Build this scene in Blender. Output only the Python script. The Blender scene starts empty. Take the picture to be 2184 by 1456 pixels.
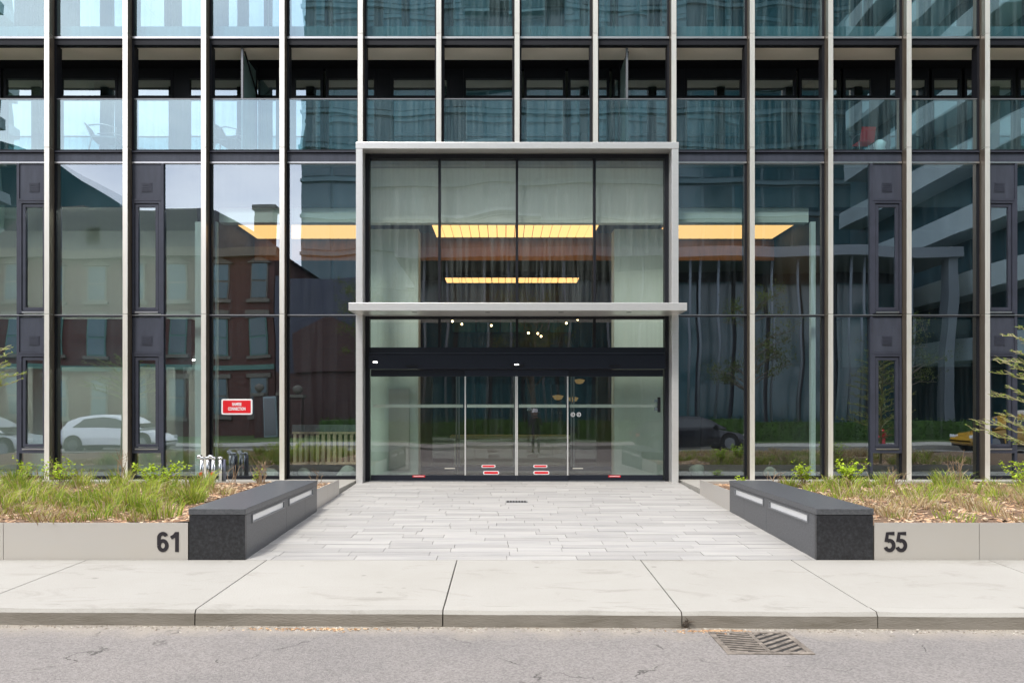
import bpy, math, random
import numpy as np
from mathutils import Vector, Matrix
random.seed(7); rng = np.random.default_rng(7)
R = math.radians
C = bpy.context.scene.collection

# ------------------------------------------------------------------ camera, world, sun, exposure
sc = bpy.context.scene
cam_d = bpy.data.cameras.new('camera'); cam = bpy.data.objects.new('camera', cam_d); C.objects.link(cam)
cam_d.sensor_width = 36; cam_d.lens = 36 * 1650 / 2184
cam_d.shift_x = 17 / 2184; cam_d.shift_y = 140 / 2184
cam_d.clip_start = 0.05; cam_d.clip_end = 600
cam.location = (-0.25, -15.0, 1.427); cam.rotation_euler = (R(90), 0, 0)
sc.camera = cam

SUN_EL, SUN_AZ = R(60), R(205)
world = bpy.data.worlds.new('World'); sc.world = world; world.use_nodes = True
wn, wl = world.node_tree.nodes, world.node_tree.links
bg = wn['Background']; bg.inputs['Strength'].default_value = 0.12
sky = wn.new('ShaderNodeTexSky'); sky.sky_type = 'NISHITA'; sky.sun_disc = False
sky.sun_elevation = SUN_EL; sky.sun_rotation = SUN_AZ; sky.dust_density = 2.0
wtc = wn.new('ShaderNodeTexCoord'); wno = wn.new('ShaderNodeTexNoise')
wno.inputs['Scale'].default_value = 2.6; wno.inputs['Detail'].default_value = 6; wno.inputs['Roughness'].default_value = 0.55
wmap = wn.new('ShaderNodeMapping'); wmap.inputs['Scale'].default_value = (1, 1, 2.2)
wl.new(wtc.outputs['Generated'], wmap.inputs['Vector']); wl.new(wmap.outputs['Vector'], wno.inputs['Vector'])
wrc = wn.new('ShaderNodeValToRGB')
wrc.color_ramp.elements[0].position = 0.30; wrc.color_ramp.elements[0].color = (0.55,)*3 + (1,)
wrc.color_ramp.elements[1].position = 0.52; wrc.color_ramp.elements[1].color = (0.97,)*3 + (1,)
wl.new(wno.outputs['Fac'], wrc.inputs['Fac'])
wcr = wn.new('ShaderNodeValToRGB')                       # cloud tone, lavender grey to white
wcr.color_ramp.elements[0].position = 0.35; wcr.color_ramp.elements[0].color = (6.7, 6.8, 7.9, 1)
wcr.color_ramp.elements[1].position = 0.70; wcr.color_ramp.elements[1].color = (10.2, 10.1, 10.6, 1)
wl.new(wno.outputs['Fac'], wcr.inputs['Fac'])
wmx = wn.new('ShaderNodeMix'); wmx.data_type = 'RGBA'
wl.new(wrc.outputs['Color'], wmx.inputs['Factor']); wl.new(sky.outputs['Color'], wmx.inputs['A']); wl.new(wcr.outputs['Color'], wmx.inputs['B'])
wl.new(wmx.outputs['Result'], bg.inputs['Color'])

sun_d = bpy.data.lights.new('sun', 'SUN'); sun_d.energy = 1.5; sun_d.angle = R(10); sun_d.color = (1, 0.96, 0.9)
sun = bpy.data.objects.new('sun', sun_d); C.objects.link(sun)
# light comes from azimuth SUN_AZ (Nishita: rotation measured from +Y clockwise)
sdir = Vector((math.sin(SUN_AZ) * math.cos(SUN_EL), math.cos(SUN_AZ) * math.cos(SUN_EL), math.sin(SUN_EL)))
sun.rotation_euler = sdir.to_track_quat('Z', 'Y').to_euler()
sun.location = (0, -20, 40)

sc.view_settings.view_transform = 'Standard'; sc.view_settings.look = 'None'
sc.view_settings.exposure = 1.28; sc.view_settings.gamma = 1.0; sc.view_settings.use_curve_mapping = False
cy = sc.cycles
cy.max_bounces = 8; cy.diffuse_bounces = 3; cy.glossy_bounces = 5; cy.transmission_bounces = 4; cy.transparent_max_bounces = 32
cy.caustics_reflective = False; cy.caustics_refractive = False
try:
    cy.use_denoising = True; cy.denoiser = 'OPENIMAGEDENOISE'
except Exception: pass
cy.sample_clamp_indirect = 6

# ------------------------------------------------------------------ materials
def newmat(name):
    m = bpy.data.materials.new(name); m.use_nodes = True
    m.node_tree.nodes.clear()
    out = m.node_tree.nodes.new('ShaderNodeOutputMaterial')
    return m, m.node_tree.nodes, m.node_tree.links, out

def pbr(name, col, rough=0.6, metal=0.0, var=0.0, scale=6.0, bump=0.0, bscale=40.0, stretch=(1, 1, 1), rnd=0.0, col2=None,
        attr=None, spec=None, detail=5, island=0.0, trans=0.0):
    """principled surface; base colour varied by noise (var or col2), by object (rnd)"""
    m, n, l, out = newmat(name)
    b = n.new('ShaderNodeBsdfPrincipled'); l.new(b.outputs[0], out.inputs[0])
    b.inputs['Roughness'].default_value = rough; b.inputs['Metallic'].default_value = metal
    if spec is not None: b.inputs['Specular IOR Level'].default_value = spec
    tc = n.new('ShaderNodeTexCoord'); mp = n.new('ShaderNodeMapping'); mp.inputs['Scale'].default_value = stretch
    geo = n.new('ShaderNodeNewGeometry')
    l.new(geo.outputs['Position'], mp.inputs['Vector'])
    cur = None
    if attr:
        a = n.new('ShaderNodeAttribute'); a.attribute_name = attr; cur = a.outputs['Color']
    if cur is None:
        rgb = n.new('ShaderNodeRGB'); rgb.outputs[0].default_value = (*col, 1); cur = rgb.outputs[0]
    if var or col2:
        no = n.new('ShaderNodeTexNoise'); no.inputs['Scale'].default_value = scale; no.inputs['Detail'].default_value = detail
        no.inputs['Roughness'].default_value = 0.62
        l.new(mp.outputs[0], no.inputs['Vector'])
        ra = n.new('ShaderNodeMapRange'); ra.inputs['From Min'].default_value = 0.32; ra.inputs['From Max'].default_value = 0.68
        l.new(no.outputs['Fac'], ra.inputs['Value'])
        if col2:
            mx = n.new('ShaderNodeMix'); mx.data_type = 'RGBA'; mx.inputs['B'].default_value = (*col2, 1)
            l.new(ra.outputs[0], mx.inputs['Factor']); l.new(cur, mx.inputs['A']); cur = mx.outputs['Result']
        if var:
            ra2 = n.new('ShaderNodeMapRange'); ra2.inputs['To Min'].default_value = 1 - var; ra2.inputs['To Max'].default_value = 1 + var
            ra2.inputs['From Min'].default_value = 0.32; ra2.inputs['From Max'].default_value = 0.68
            l.new(no.outputs['Fac'], ra2.inputs['Value'])
            hs = n.new('ShaderNodeHueSaturation'); l.new(cur, hs.inputs['Color']); l.new(ra2.outputs[0], hs.inputs['Value']); cur = hs.outputs[0]
    if rnd:
        oi = n.new('ShaderNodeObjectInfo'); ra3 = n.new('ShaderNodeMapRange')
        ra3.inputs['To Min'].default_value = 1 - rnd; ra3.inputs['To Max'].default_value = 1 + rnd
        l.new(oi.outputs['Random'], ra3.inputs['Value'])
        hs = n.new('ShaderNodeHueSaturation'); l.new(cur, hs.inputs['Color']); l.new(ra3.outputs[0], hs.inputs['Value']); cur = hs.outputs[0]
    l.new(cur, b.inputs['Base Color'])
    if bump:
        nb = n.new('ShaderNodeTexNoise'); nb.inputs['Scale'].default_value = bscale; nb.inputs['Detail'].default_value = 4
        l.new(mp.outputs[0], nb.inputs['Vector'])
        bp = n.new('ShaderNodeBump'); bp.inputs['Strength'].default_value = bump; bp.inputs['Distance'].default_value = 0.02
        l.new(nb.outputs['Fac'], bp.inputs['Height']); l.new(bp.outputs[0], b.inputs['Normal'])
    if trans:
        t = n.new('ShaderNodeBsdfTranslucent'); l.new(cur, t.inputs['Color'])
        ms = n.new('ShaderNodeMixShader'); ms.inputs[0].default_value = trans
        l.new(b.outputs[0], ms.inputs[1]); l.new(t.outputs[0], ms.inputs[2]); l.new(ms.outputs[0], out.inputs[0])
    return m

def asphalt_nodes(m):
    n, l = m.node_tree.nodes, m.node_tree.links
    b = [q for q in n if q.type == 'BSDF_PRINCIPLED'][0]; src = b.inputs['Base Color'].links[0].from_socket
    geo = n.new('ShaderNodeNewGeometry')
    vo = n.new('ShaderNodeTexVoronoi'); vo.inputs['Scale'].default_value = 75; l.new(geo.outputs['Position'], vo.inputs['Vector'])
    sv = n.new('ShaderNodeSeparateColor'); l.new(vo.outputs['Color'], sv.inputs[0])
    mr = n.new('ShaderNodeMapRange'); mr.inputs['To Min'].default_value = 0.80; mr.inputs['To Max'].default_value = 1.21; l.new(sv.outputs[0], mr.inputs['Value'])
    hs = n.new('ShaderNodeHueSaturation'); l.new(src, hs.inputs['Color']); l.new(mr.outputs[0], hs.inputs['Value'])
    # dust settled in a ragged strip along the kerb
    se = n.new('ShaderNodeSeparateXYZ'); l.new(geo.outputs['Position'], se.inputs[0])
    no = n.new('ShaderNodeTexNoise'); no.inputs['Scale'].default_value = 3.5; no.inputs['Detail'].default_value = 6; l.new(geo.outputs['Position'], no.inputs['Vector'])
    ma = n.new('ShaderNodeMath'); ma.operation = 'MULTIPLY_ADD'; l.new(no.outputs['Fac'], ma.inputs[0]); ma.inputs[1].default_value = 0.55; l.new(se.outputs[1], ma.inputs[2])
    m2 = n.new('ShaderNodeMapRange'); m2.inputs['From Min'].default_value = -8.75; m2.inputs['From Max'].default_value = -8.38; l.new(ma.outputs[0], m2.inputs['Value'])
    mx = n.new('ShaderNodeMix'); mx.data_type = 'RGBA'; mx.inputs['B'].default_value = (0.36, 0.32, 0.26, 1); l.new(m2.outputs[0], mx.inputs['Factor']); l.new(hs.outputs[0], mx.inputs['A'])
    vc = n.new('ShaderNodeTexVoronoi'); vc.feature = 'DISTANCE_TO_EDGE'; vc.inputs['Scale'].default_value = 0.55
    nd = n.new('ShaderNodeTexNoise'); nd.inputs['Scale'].default_value = 5; nd.inputs['Detail'].default_value = 5; l.new(geo.outputs['Position'], nd.inputs['Vector'])
    vs = n.new('ShaderNodeVectorMath'); vs.operation = 'SCALE'; vs.inputs['Scale'].default_value = 0.35; l.new(nd.outputs['Color'], vs.inputs[0])
    va = n.new('ShaderNodeVectorMath'); l.new(geo.outputs['Position'], va.inputs[0]); l.new(vs.outputs[0], va.inputs[1]); l.new(va.outputs[0], vc.inputs['Vector'])
    rc = n.new('ShaderNodeMapRange'); rc.inputs['From Min'].default_value = 0.006; rc.inputs['From Max'].default_value = 0.002; l.new(vc.outputs['Distance'], rc.inputs['Value'])
    rk = n.new('ShaderNodeMapRange'); rk.inputs['From Min'].default_value = 0.50; rk.inputs['From Max'].default_value = 0.62; rk.inputs['To Max'].default_value = 0.8; l.new(no.outputs['Fac'], rk.inputs['Value'])
    mk = n.new('ShaderNodeMath'); mk.operation = 'MULTIPLY'; l.new(rc.outputs[0], mk.inputs[0]); l.new(rk.outputs[0], mk.inputs[1])
    m3 = n.new('ShaderNodeMix'); m3.data_type = 'RGBA'; m3.inputs['B'].default_value = (0.05, 0.045, 0.04, 1); l.new(mk.outputs[0], m3.inputs['Factor']); l.new(mx.outputs['Result'], m3.inputs['A'])
    l.new(m3.outputs['Result'], b.inputs['Base Color'])

def concrete_nodes(m):
    n, l = m.node_tree.nodes, m.node_tree.links
    b = [q for q in n if q.type == 'BSDF_PRINCIPLED'][0]; cur = b.inputs['Base Color'].links[0].from_socket
    geo = n.new('ShaderNodeNewGeometry')
    def dark(fac, col, amt):
        nonlocal cur
        k = n.new('ShaderNodeMath'); k.operation = 'MULTIPLY'; k.inputs[1].default_value = amt; l.new(fac, k.inputs[0])
        mx = n.new('ShaderNodeMix'); mx.data_type = 'RGBA'; mx.inputs['B'].default_value = (*col, 1); l.new(k.outputs[0], mx.inputs['Factor']); l.new(cur, mx.inputs['A']); cur = mx.outputs['Result']
    # old gum spots and drips
    vo = n.new('ShaderNodeTexVoronoi'); vo.inputs['Scale'].default_value = 2.3; l.new(geo.outputs['Position'], vo.inputs['Vector'])
    r1 = n.new('ShaderNodeMapRange'); r1.inputs['From Min'].default_value = 0.085; r1.inputs['From Max'].default_value = 0.05; l.new(vo.outputs['Distance'], r1.inputs['Value'])
    dark(r1.outputs[0], (0.17, 0.16, 0.14), 0.6)
    # tide marks and scuffs
    mp = n.new('ShaderNodeMapping'); mp.inputs['Scale'].default_value = (0.7, 1.6, 1); l.new(geo.outputs['Position'], mp.inputs['Vector'])
    no = n.new('ShaderNodeTexNoise'); no.inputs['Scale'].default_value = 1.7; no.inputs['Detail'].default_value = 9; no.inputs['Roughness'].default_value = 0.7; no.inputs['Distortion'].default_value = 0.8; l.new(mp.outputs[0], no.inputs['Vector'])
    r2 = n.new('ShaderNodeMapRange'); r2.inputs['From Min'].default_value = 0.55; r2.inputs['From Max'].default_value = 0.74; l.new(no.outputs['Fac'], r2.inputs['Value'])
    dark(r2.outputs[0], (0.20, 0.185, 0.155), 0.75)
    n3 = n.new('ShaderNodeTexNoise'); n3.inputs['Scale'].default_value = 90; n3.inputs['Detail'].default_value = 3; l.new(geo.outputs['Position'], n3.inputs['Vector'])
    r3 = n.new('ShaderNodeMapRange'); r3.inputs['From Min'].default_value = 0.58; r3.inputs['From Max'].default_value = 0.72; l.new(n3.outputs['Fac'], r3.inputs['Value'])
    dark(r3.outputs[0], (0.24, 0.225, 0.20), 0.35)
    l.new(cur, b.inputs['Base Color'])

def glass(name, tint, refl=0.22, wob=0.02, wscale=0.8, rcol=(0.96, 0.95, 1.0), dirt=0.03, dcol=(0.45, 0.5, 0.5)):
    """one pane: coated front surface that reflects part of the light, the rest passes tinted; the far face of the same pane only passes"""
    m, n, l, out = newmat(name)
    geo = n.new('ShaderNodeNewGeometry'); oi = n.new('ShaderNodeObjectInfo')
    off = n.new('ShaderNodeVectorMath'); off.operation = 'SCALE'; off.inputs[0].default_value = (31.0, 57.0, 83.0); l.new(oi.outputs['Random'], off.inputs['Scale'])
    add = n.new('ShaderNodeVectorMath'); l.new(geo.outputs['Position'], add.inputs[0]); l.new(off.outputs[0], add.inputs[1])
    no = n.new('ShaderNodeTexNoise'); no.inputs['Scale'].default_value = wscale; no.inputs['Detail'].default_value = 0.6
    l.new(add.outputs[0], no.inputs['Vector'])
    sb = n.new('ShaderNodeVectorMath'); sb.operation = 'SUBTRACT'; sb.inputs[1].default_value = (0.5, 0.5, 0.5); l.new(no.outputs['Color'], sb.inputs[0])
    scl = n.new('ShaderNodeVectorMath'); scl.operation = 'SCALE'; scl.inputs['Scale'].default_value = wob; l.new(sb.outputs[0], scl.inputs[0])
    an = n.new('ShaderNodeVectorMath'); l.new(geo.outputs['Normal'], an.inputs[0]); l.new(scl.outputs[0], an.inputs[1])
    nn = n.new('ShaderNodeVectorMath'); nn.operation = 'NORMALIZE'; l.new(an.outputs[0], nn.inputs[0])
    gl = n.new('ShaderNodeBsdfGlossy'); gl.inputs['Color'].default_value = (*rcol, 1); gl.inputs['Roughness'].default_value = 0.0
    l.new(nn.outputs[0], gl.inputs['Normal'])
    tr = n.new('ShaderNodeBsdfTransparent'); tr.inputs['Color'].default_value = (*tint, 1)
    fr = n.new('ShaderNodeFresnel'); fr.inputs['IOR'].default_value = 1.5
    fa = n.new('ShaderNodeMath'); fa.operation = 'ADD'; fa.inputs[1].default_value = refl - 0.04; l.new(fr.outputs[0], fa.inputs[0]); fa.use_clamp = True
    ms = n.new('ShaderNodeMixShader'); l.new(fa.outputs[0], ms.inputs[0]); l.new(tr.outputs[0], ms.inputs[1]); l.new(gl.outputs[0], ms.inputs[2])
    # rain streaks and dust
    mp = n.new('ShaderNodeMapping'); mp.inputs['Scale'].default_value = (16, 16, 0.55); l.new(add.outputs[0], mp.inputs['Vector'])
    ns = n.new('ShaderNodeTexNoise'); ns.inputs['Scale'].default_value = 1.0; ns.inputs['Detail'].default_value = 4; l.new(mp.outputs[0], ns.inputs['Vector'])
    rm = n.new('ShaderNodeMapRange'); rm.inputs['From Min'].default_value = 0.42; rm.inputs['From Max'].default_value = 0.78
    rm.inputs['To Min'].default_value = dirt * 0.25; rm.inputs['To Max'].default_value = dirt * 3; l.new(ns.outputs['Fac'], rm.inputs['Value'])
    df = n.new('ShaderNodeBsdfDiffuse'); df.inputs['Color'].default_value = (*dcol, 1)
    md = n.new('ShaderNodeMixShader'); l.new(rm.outputs[0], md.inputs[0]); l.new(ms.outputs[0], md.inputs[1]); l.new(df.outputs[0], md.inputs[2])
    t2 = n.new('ShaderNodeBsdfTransparent')
    mb = n.new('ShaderNodeMixShader'); l.new(geo.outputs['Backfacing'], mb.inputs[0]); l.new(md.outputs[0], mb.inputs[1]); l.new(t2.outputs[0], mb.inputs[2])
    l.new(mb.outputs[0], out.inputs[0])
    return m

def emit(name, col, s):
    m, n, l, out = newmat(name)
    e = n.new('ShaderNodeEmission'); e.inputs[0].default_value = (*col, 1); e.inputs[1].default_value = s
    l.new(e.outputs[0], out.inputs[0]); return m

def brickmat(name, c1, c2, mortar, scale=1.0):
    m, n, l, out = newmat(name)
    b = n.new('ShaderNodeBsdfPrincipled'); b.inputs['Roughness'].default_value = 0.85; l.new(b.outputs[0], out.inputs[0])
    geo = n.new('ShaderNodeNewGeometry'); sep = n.new('ShaderNodeSeparateXYZ'); l.new(geo.outputs['Position'], sep.inputs[0])
    ad = n.new('ShaderNodeMath'); l.new(sep.outputs[0], ad.inputs[0]); l.new(sep.outputs[1], ad.inputs[1])
    cb = n.new('ShaderNodeCombineXYZ'); l.new(ad.outputs[0], cb.inputs[0]); l.new(sep.outputs[2], cb.inputs[1])
    br = n.new('ShaderNodeTexBrick'); br.inputs['Scale'].default_value = scale
    br.inputs['Brick Width'].default_value = 0.23; br.inputs['Row Height'].default_value = 0.075; br.inputs['Mortar Size'].default_value = 0.008
    br.inputs['Color1'].default_value = (*c1, 1); br.inputs['Color2'].default_value = (*c2, 1); br.inputs['Mortar'].default_value = (*mortar, 1)
    l.new(cb.outputs[0], br.inputs['Vector']); l.new(br.outputs['Color'], b.inputs['Base Color'])
    return m

M = {}
M['fin'] = pbr('champagne_metal', (0.98, 0.94, 0.85), 0.30, 0.60, var=0.06, scale=3, stretch=(6, 6, 0.6))
M['bronze'] = pbr('bronze_anodised_metal', (0.30, 0.25, 0.19), 0.30, 0.75, var=0.12, scale=3, stretch=(6, 6, 0.6))  # fin flanks, darkened in colour for shade and mirrored dark glass
M['portal'] = pbr('brushed_nickel', (0.80, 0.79, 0.765), 0.32, 0.62, var=0.03, scale=3, stretch=(1, 8, 8))
M['trim'] = pbr('silver_trim', (0.6, 0.6, 0.6), 0.35, 1.0)
M['dark'] = pbr('dark_anodised_metal', (0.038, 0.042, 0.060), 0.42, 0.0, var=0.15, scale=4)
M['spandrel'] = pbr('charcoal_panel', (0.052, 0.058, 0.078), 0.38, 0.0, var=0.14, scale=3, stretch=(4, 4, 0.7), spec=0.4)
M['black'] = pbr('black_metal', (0.010, 0.011, 0.015), 0.5, spec=0.25)
M['navy'] = pbr('door_header_metal', (0.012, 0.015, 0.024), 0.36, spec=0.35)
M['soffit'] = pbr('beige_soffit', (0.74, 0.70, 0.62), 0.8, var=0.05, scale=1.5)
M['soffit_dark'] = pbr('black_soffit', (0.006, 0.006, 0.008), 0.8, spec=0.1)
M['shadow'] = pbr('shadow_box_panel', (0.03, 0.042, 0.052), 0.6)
M['concrete'] = pbr('concrete', (0.365, 0.352, 0.315), 0.9, col2=(0.295, 0.283, 0.25), scale=1.1, var=0.07, bump=0.2, bscale=60, detail=9, rnd=0.04)
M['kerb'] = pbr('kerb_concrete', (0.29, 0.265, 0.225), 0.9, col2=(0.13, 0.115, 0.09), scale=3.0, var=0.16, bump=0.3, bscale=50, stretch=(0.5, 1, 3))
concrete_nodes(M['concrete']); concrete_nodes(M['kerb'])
M['joint'] = pbr('joint_grout', (0.13, 0.12, 0.105), 0.95, var=0.2, scale=20)
M['grout'] = pbr('paver_grout', (0.26, 0.25, 0.235), 0.95, var=0.2, scale=20)
M['paver'] = pbr('grey_paver', (0.40, 0.385, 0.355), 0.8, col2=(0.275, 0.27, 0.258), scale=1.0, var=0.07, rnd=0.10, stretch=(1.3, 11, 1), bump=0.08, bscale=30)
M['asphalt'] = pbr('asphalt', (0.272, 0.25, 0.23), 0.92, col2=(0.20, 0.186, 0.173), scale=0.9, var=0.08, bump=0.9, bscale=110, detail=8)
asphalt_nodes(M['asphalt'])
M['grit'] = pbr('asphalt_grit', (0.3, 0.28, 0.26), 0.9, rnd=0.2)
M['granite'] = pbr('polished_black_granite', (0.012, 0.013, 0.015), 0.30, var=0.4, scale=34, detail=10, col2=(0.025, 0.026, 0.030))
M['granite_top'] = pbr('honed_black_granite', (0.078, 0.082, 0.088), 0.36, var=0.3, scale=45, detail=6)  # same stone made paler: light on seat and inner sides put into colour
M['frost'] = pbr('frosted_light_lens', (0.85, 0.85, 0.82), 0.25)
M['steel'] = pbr('planter_steel', (0.60, 0.565, 0.51), 0.42, 0.45, var=0.06, scale=2.0, col2=(0.53, 0.505, 0.465), stretch=(1, 1, 2))
M['ink'] = pbr('black_lettering', (0.015, 0.012, 0.016), 0.5)
M['red'] = pbr('red_sign', (0.66, 0.012, 0.02), 0.4)
M['white'] = pbr('white_paint', (0.8, 0.8, 0.8), 0.5)
M['chrome'] = pbr('chrome', (0.8, 0.8, 0.8), 0.15, 1.0)
M['pipe'] = pbr('pipe_back', (0.16, 0.17, 0.22), 0.35, 0.6)
M['mulchsoil'] = pbr('mulch_soil', (0.20, 0.125, 0.075), 0.95, col2=(0.10, 0.06, 0.035), scale=14, var=0.2, bump=1.0, bscale=35)
M['chip'] = pbr('bark_chip', (0.3, 0.2, 0.1), 0.9, attr='tone')
M['blade'] = pbr('grass_blade', (0.1, 0.2, 0.03), 0.7, attr='tone', trans=0.3)
M['leaf'] = pbr('shrub_leaf', (0.40, 0.54, 0.025), 0.6, rnd=0.1, var=0.35, scale=9, trans=0.35)
M['twig'] = pbr('dry_twig', (0.30, 0.21, 0.13), 0.9, var=0.2, scale=20)
M['larch'] = pbr('larch_branch', (0.33, 0.30, 0.16), 0.85, var=0.2, scale=12)
M['bud'] = pbr('larch_needle', (0.33, 0.44, 0.06), 0.7, var=0.3, scale=15, trans=0.25)
M['bark'] = pbr('tree_bark', (0.13, 0.105, 0.08), 0.95, var=0.3, scale=8)
M['treeleaf'] = pbr('tree_leaf', (0.13, 0.17, 0.03), 0.8, var=0.35, scale=1.5, trans=0.3)
M['hedge'] = pbr('hedge_leaf', (0.06, 0.13, 0.02), 0.8, var=0.4, scale=3, trans=0.2)
M['lawn'] = pbr('lawn', (0.08, 0.13, 0.03), 0.95, var=0.3, scale=3, bump=0.5)
M['gfac'] = glass('facade_glass', (0.68, 0.80, 0.79), 0.29, 0.010, 0.7, rcol=(0.82, 0.93, 1.0), dirt=0.009, dcol=(0.40, 0.48, 0.52))
M['gport'] = glass('portal_glass', (0.86, 0.92, 0.88), 0.15, 0.014, 0.7, dirt=0.035, dcol=(0.5, 0.56, 0.52))
M['gdoor'] = glass('door_glass', (0.78, 0.86, 0.80), 0.14, 0.010, 0.9, dirt=0.012)
M['gguard'] = glass('balcony_guard_glass', (0.56, 0.78, 0.80), 0.25, 0.012, 0.8, rcol=(0.74, 0.95, 1.0), dirt=0.045, dcol=(0.42, 0.58, 0.60))
M['gwin'] = glass('apartment_window_glass', (0.42, 0.55, 0.56), 0.36, 0.014, 0.8, rcol=(0.80, 0.95, 1.0), dirt=0.015)
M['gscreen'] = pbr('frosted_screen_glass', (0.30, 0.42, 0.41), 0.35, trans=0.5)
M['plaster'] = pbr('pale_plaster', (0.64, 0.69, 0.62), 0.8, var=0.04, scale=1.2)
M['column'] = pbr('white_column_plaster', (0.80, 0.84, 0.80), 0.7)
M['beige'] = pbr('beige_stone_wall', (0.60, 0.58, 0.49), 0.7, var=0.07, scale=2, stretch=(1, 1, 3))
M['bulkhead'] = pbr('pale_bulkhead', (0.78, 0.80, 0.74), 0.8)
M['woodwall'] = pbr('brown_timber_wall', (0.20, 0.10, 0.05), 0.6, var=0.25, scale=2, stretch=(6, 1, 0.8))
M['timber'] = pbr('oak_slat', (0.55, 0.40, 0.26), 0.6, var=0.15, scale=3, stretch=(8, 8, 1), rnd=0.08)
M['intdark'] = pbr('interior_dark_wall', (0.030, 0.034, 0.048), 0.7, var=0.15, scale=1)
M['intfloor'] = pbr('lobby_floor_stone', (0.16, 0.16, 0.155), 0.25, var=0.1, scale=2)
M['rock'] = pbr('grey_boulder', (0.36, 0.355, 0.30), 0.9, var=0.25, scale=7, bump=0.6, bscale=18)
M['amber'] = emit('amber_ceiling_light', (1.0, 0.53, 0.19), 0.88)
M['bulb'] = emit('warm_bulb', (1.0, 0.72, 0.35), 6)
M['bowl'] = emit('amber_bowl_shade', (0.9, 0.5, 0.2), 0.16)
M['led'] = emit('white_led', (1, 0.97, 0.92), 5)
M['lin'] = emit('linear_lamp', (1, 0.97, 0.9), 17)  # glow of the added upper room lamp
M['lin_low'] = emit('dim_linear_lamp', (1, 0.97, 0.9), 8)
M['curtain'] = pbr('white_curtain', (0.7, 0.7, 0.7), 0.9, var=0.1, scale=2, stretch=(14, 1, 0.3))
M['redcloth'] = pbr('red_cloth', (0.85, 0.02, 0.03), 0.7)
M['greymetal'] = pbr('grey_metal', (0.22, 0.23, 0.24), 0.4, 0.6)
M['iron'] = pbr('cast_iron', (0.13, 0.11, 0.09), 0.8, 0.2, var=0.3, scale=15, col2=(0.22, 0.19, 0.155))
M['hole'] = pbr('drain_void', (0.02, 0.018, 0.016), 0.95)
M['brick'] = brickmat('red_brick', (0.12, 0.035, 0.026), (0.085, 0.026, 0.02), (0.10, 0.085, 0.08))
M['dkbrick'] = brickmat('dark_brick', (0.10, 0.045, 0.035), (0.07, 0.03, 0.03), (0.09, 0.08, 0.08))
M['stone'] = pbr('window_stone', (0.17, 0.155, 0.13), 0.85, var=0.1, scale=3)
M['slate'] = pbr('slate_roof', (0.075, 0.078, 0.088), 0.7, var=0.25, scale=4)
M['bluemetal'] = pbr('blue_grey_cladding', (0.055, 0.06, 0.09), 0.5, var=0.15, scale=1)
M['towerglass'] = pbr('tower_glass', (0.030, 0.095, 0.115), 0.12, spec=0.8, rnd=0.3)
M['towerslab'] = pbr('tower_slab', (0.13, 0.21, 0.235), 0.7, var=0.1, scale=0.3)
M['balslab'] = pbr('pale_balcony_concrete', (0.34, 0.42, 0.44), 0.8, var=0.08, scale=0.5)
M['portico'] = pbr('portico_white', (0.19, 0.22, 0.25), 0.7)
M['pgreen'] = pbr('copper_green', (0.10, 0.22, 0.19), 0.7)
M['tyre'] = pbr('tyre_rubber', (0.02, 0.02, 0.02), 0.8)
M['carglass'] = pbr('car_glass', (0.015, 0.02, 0.022), 0.06, spec=0.8)
M['lamp'] = pbr('headlamp_lens', (0.75, 0.78, 0.8), 0.1)
M['tail'] = pbr('tail_lamp', (0.4, 0.01, 0.01), 0.2)
for nm, c in (('white', (0.86, 0.87, 0.90)), ('silver', (0.45, 0.47, 0.49)), ('black', (0.012, 0.012, 0.016)), ('yellow', (0.42, 0.23, 0.02))):
    M['car_' + nm] = pbr('car_paint_' + nm, c, 0.22, 0.2 if nm == 'silver' else 0.0, spec=0.7)
M['skin'] = pbr('skin', (0.42, 0.26, 0.19), 0.6)
M['cloth_dark'] = pbr('dark_clothing', (0.02, 0.022, 0.026), 0.9)
M['cloth_blue'] = pbr('blue_clothing', (0.03, 0.09, 0.22), 0.9)

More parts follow.
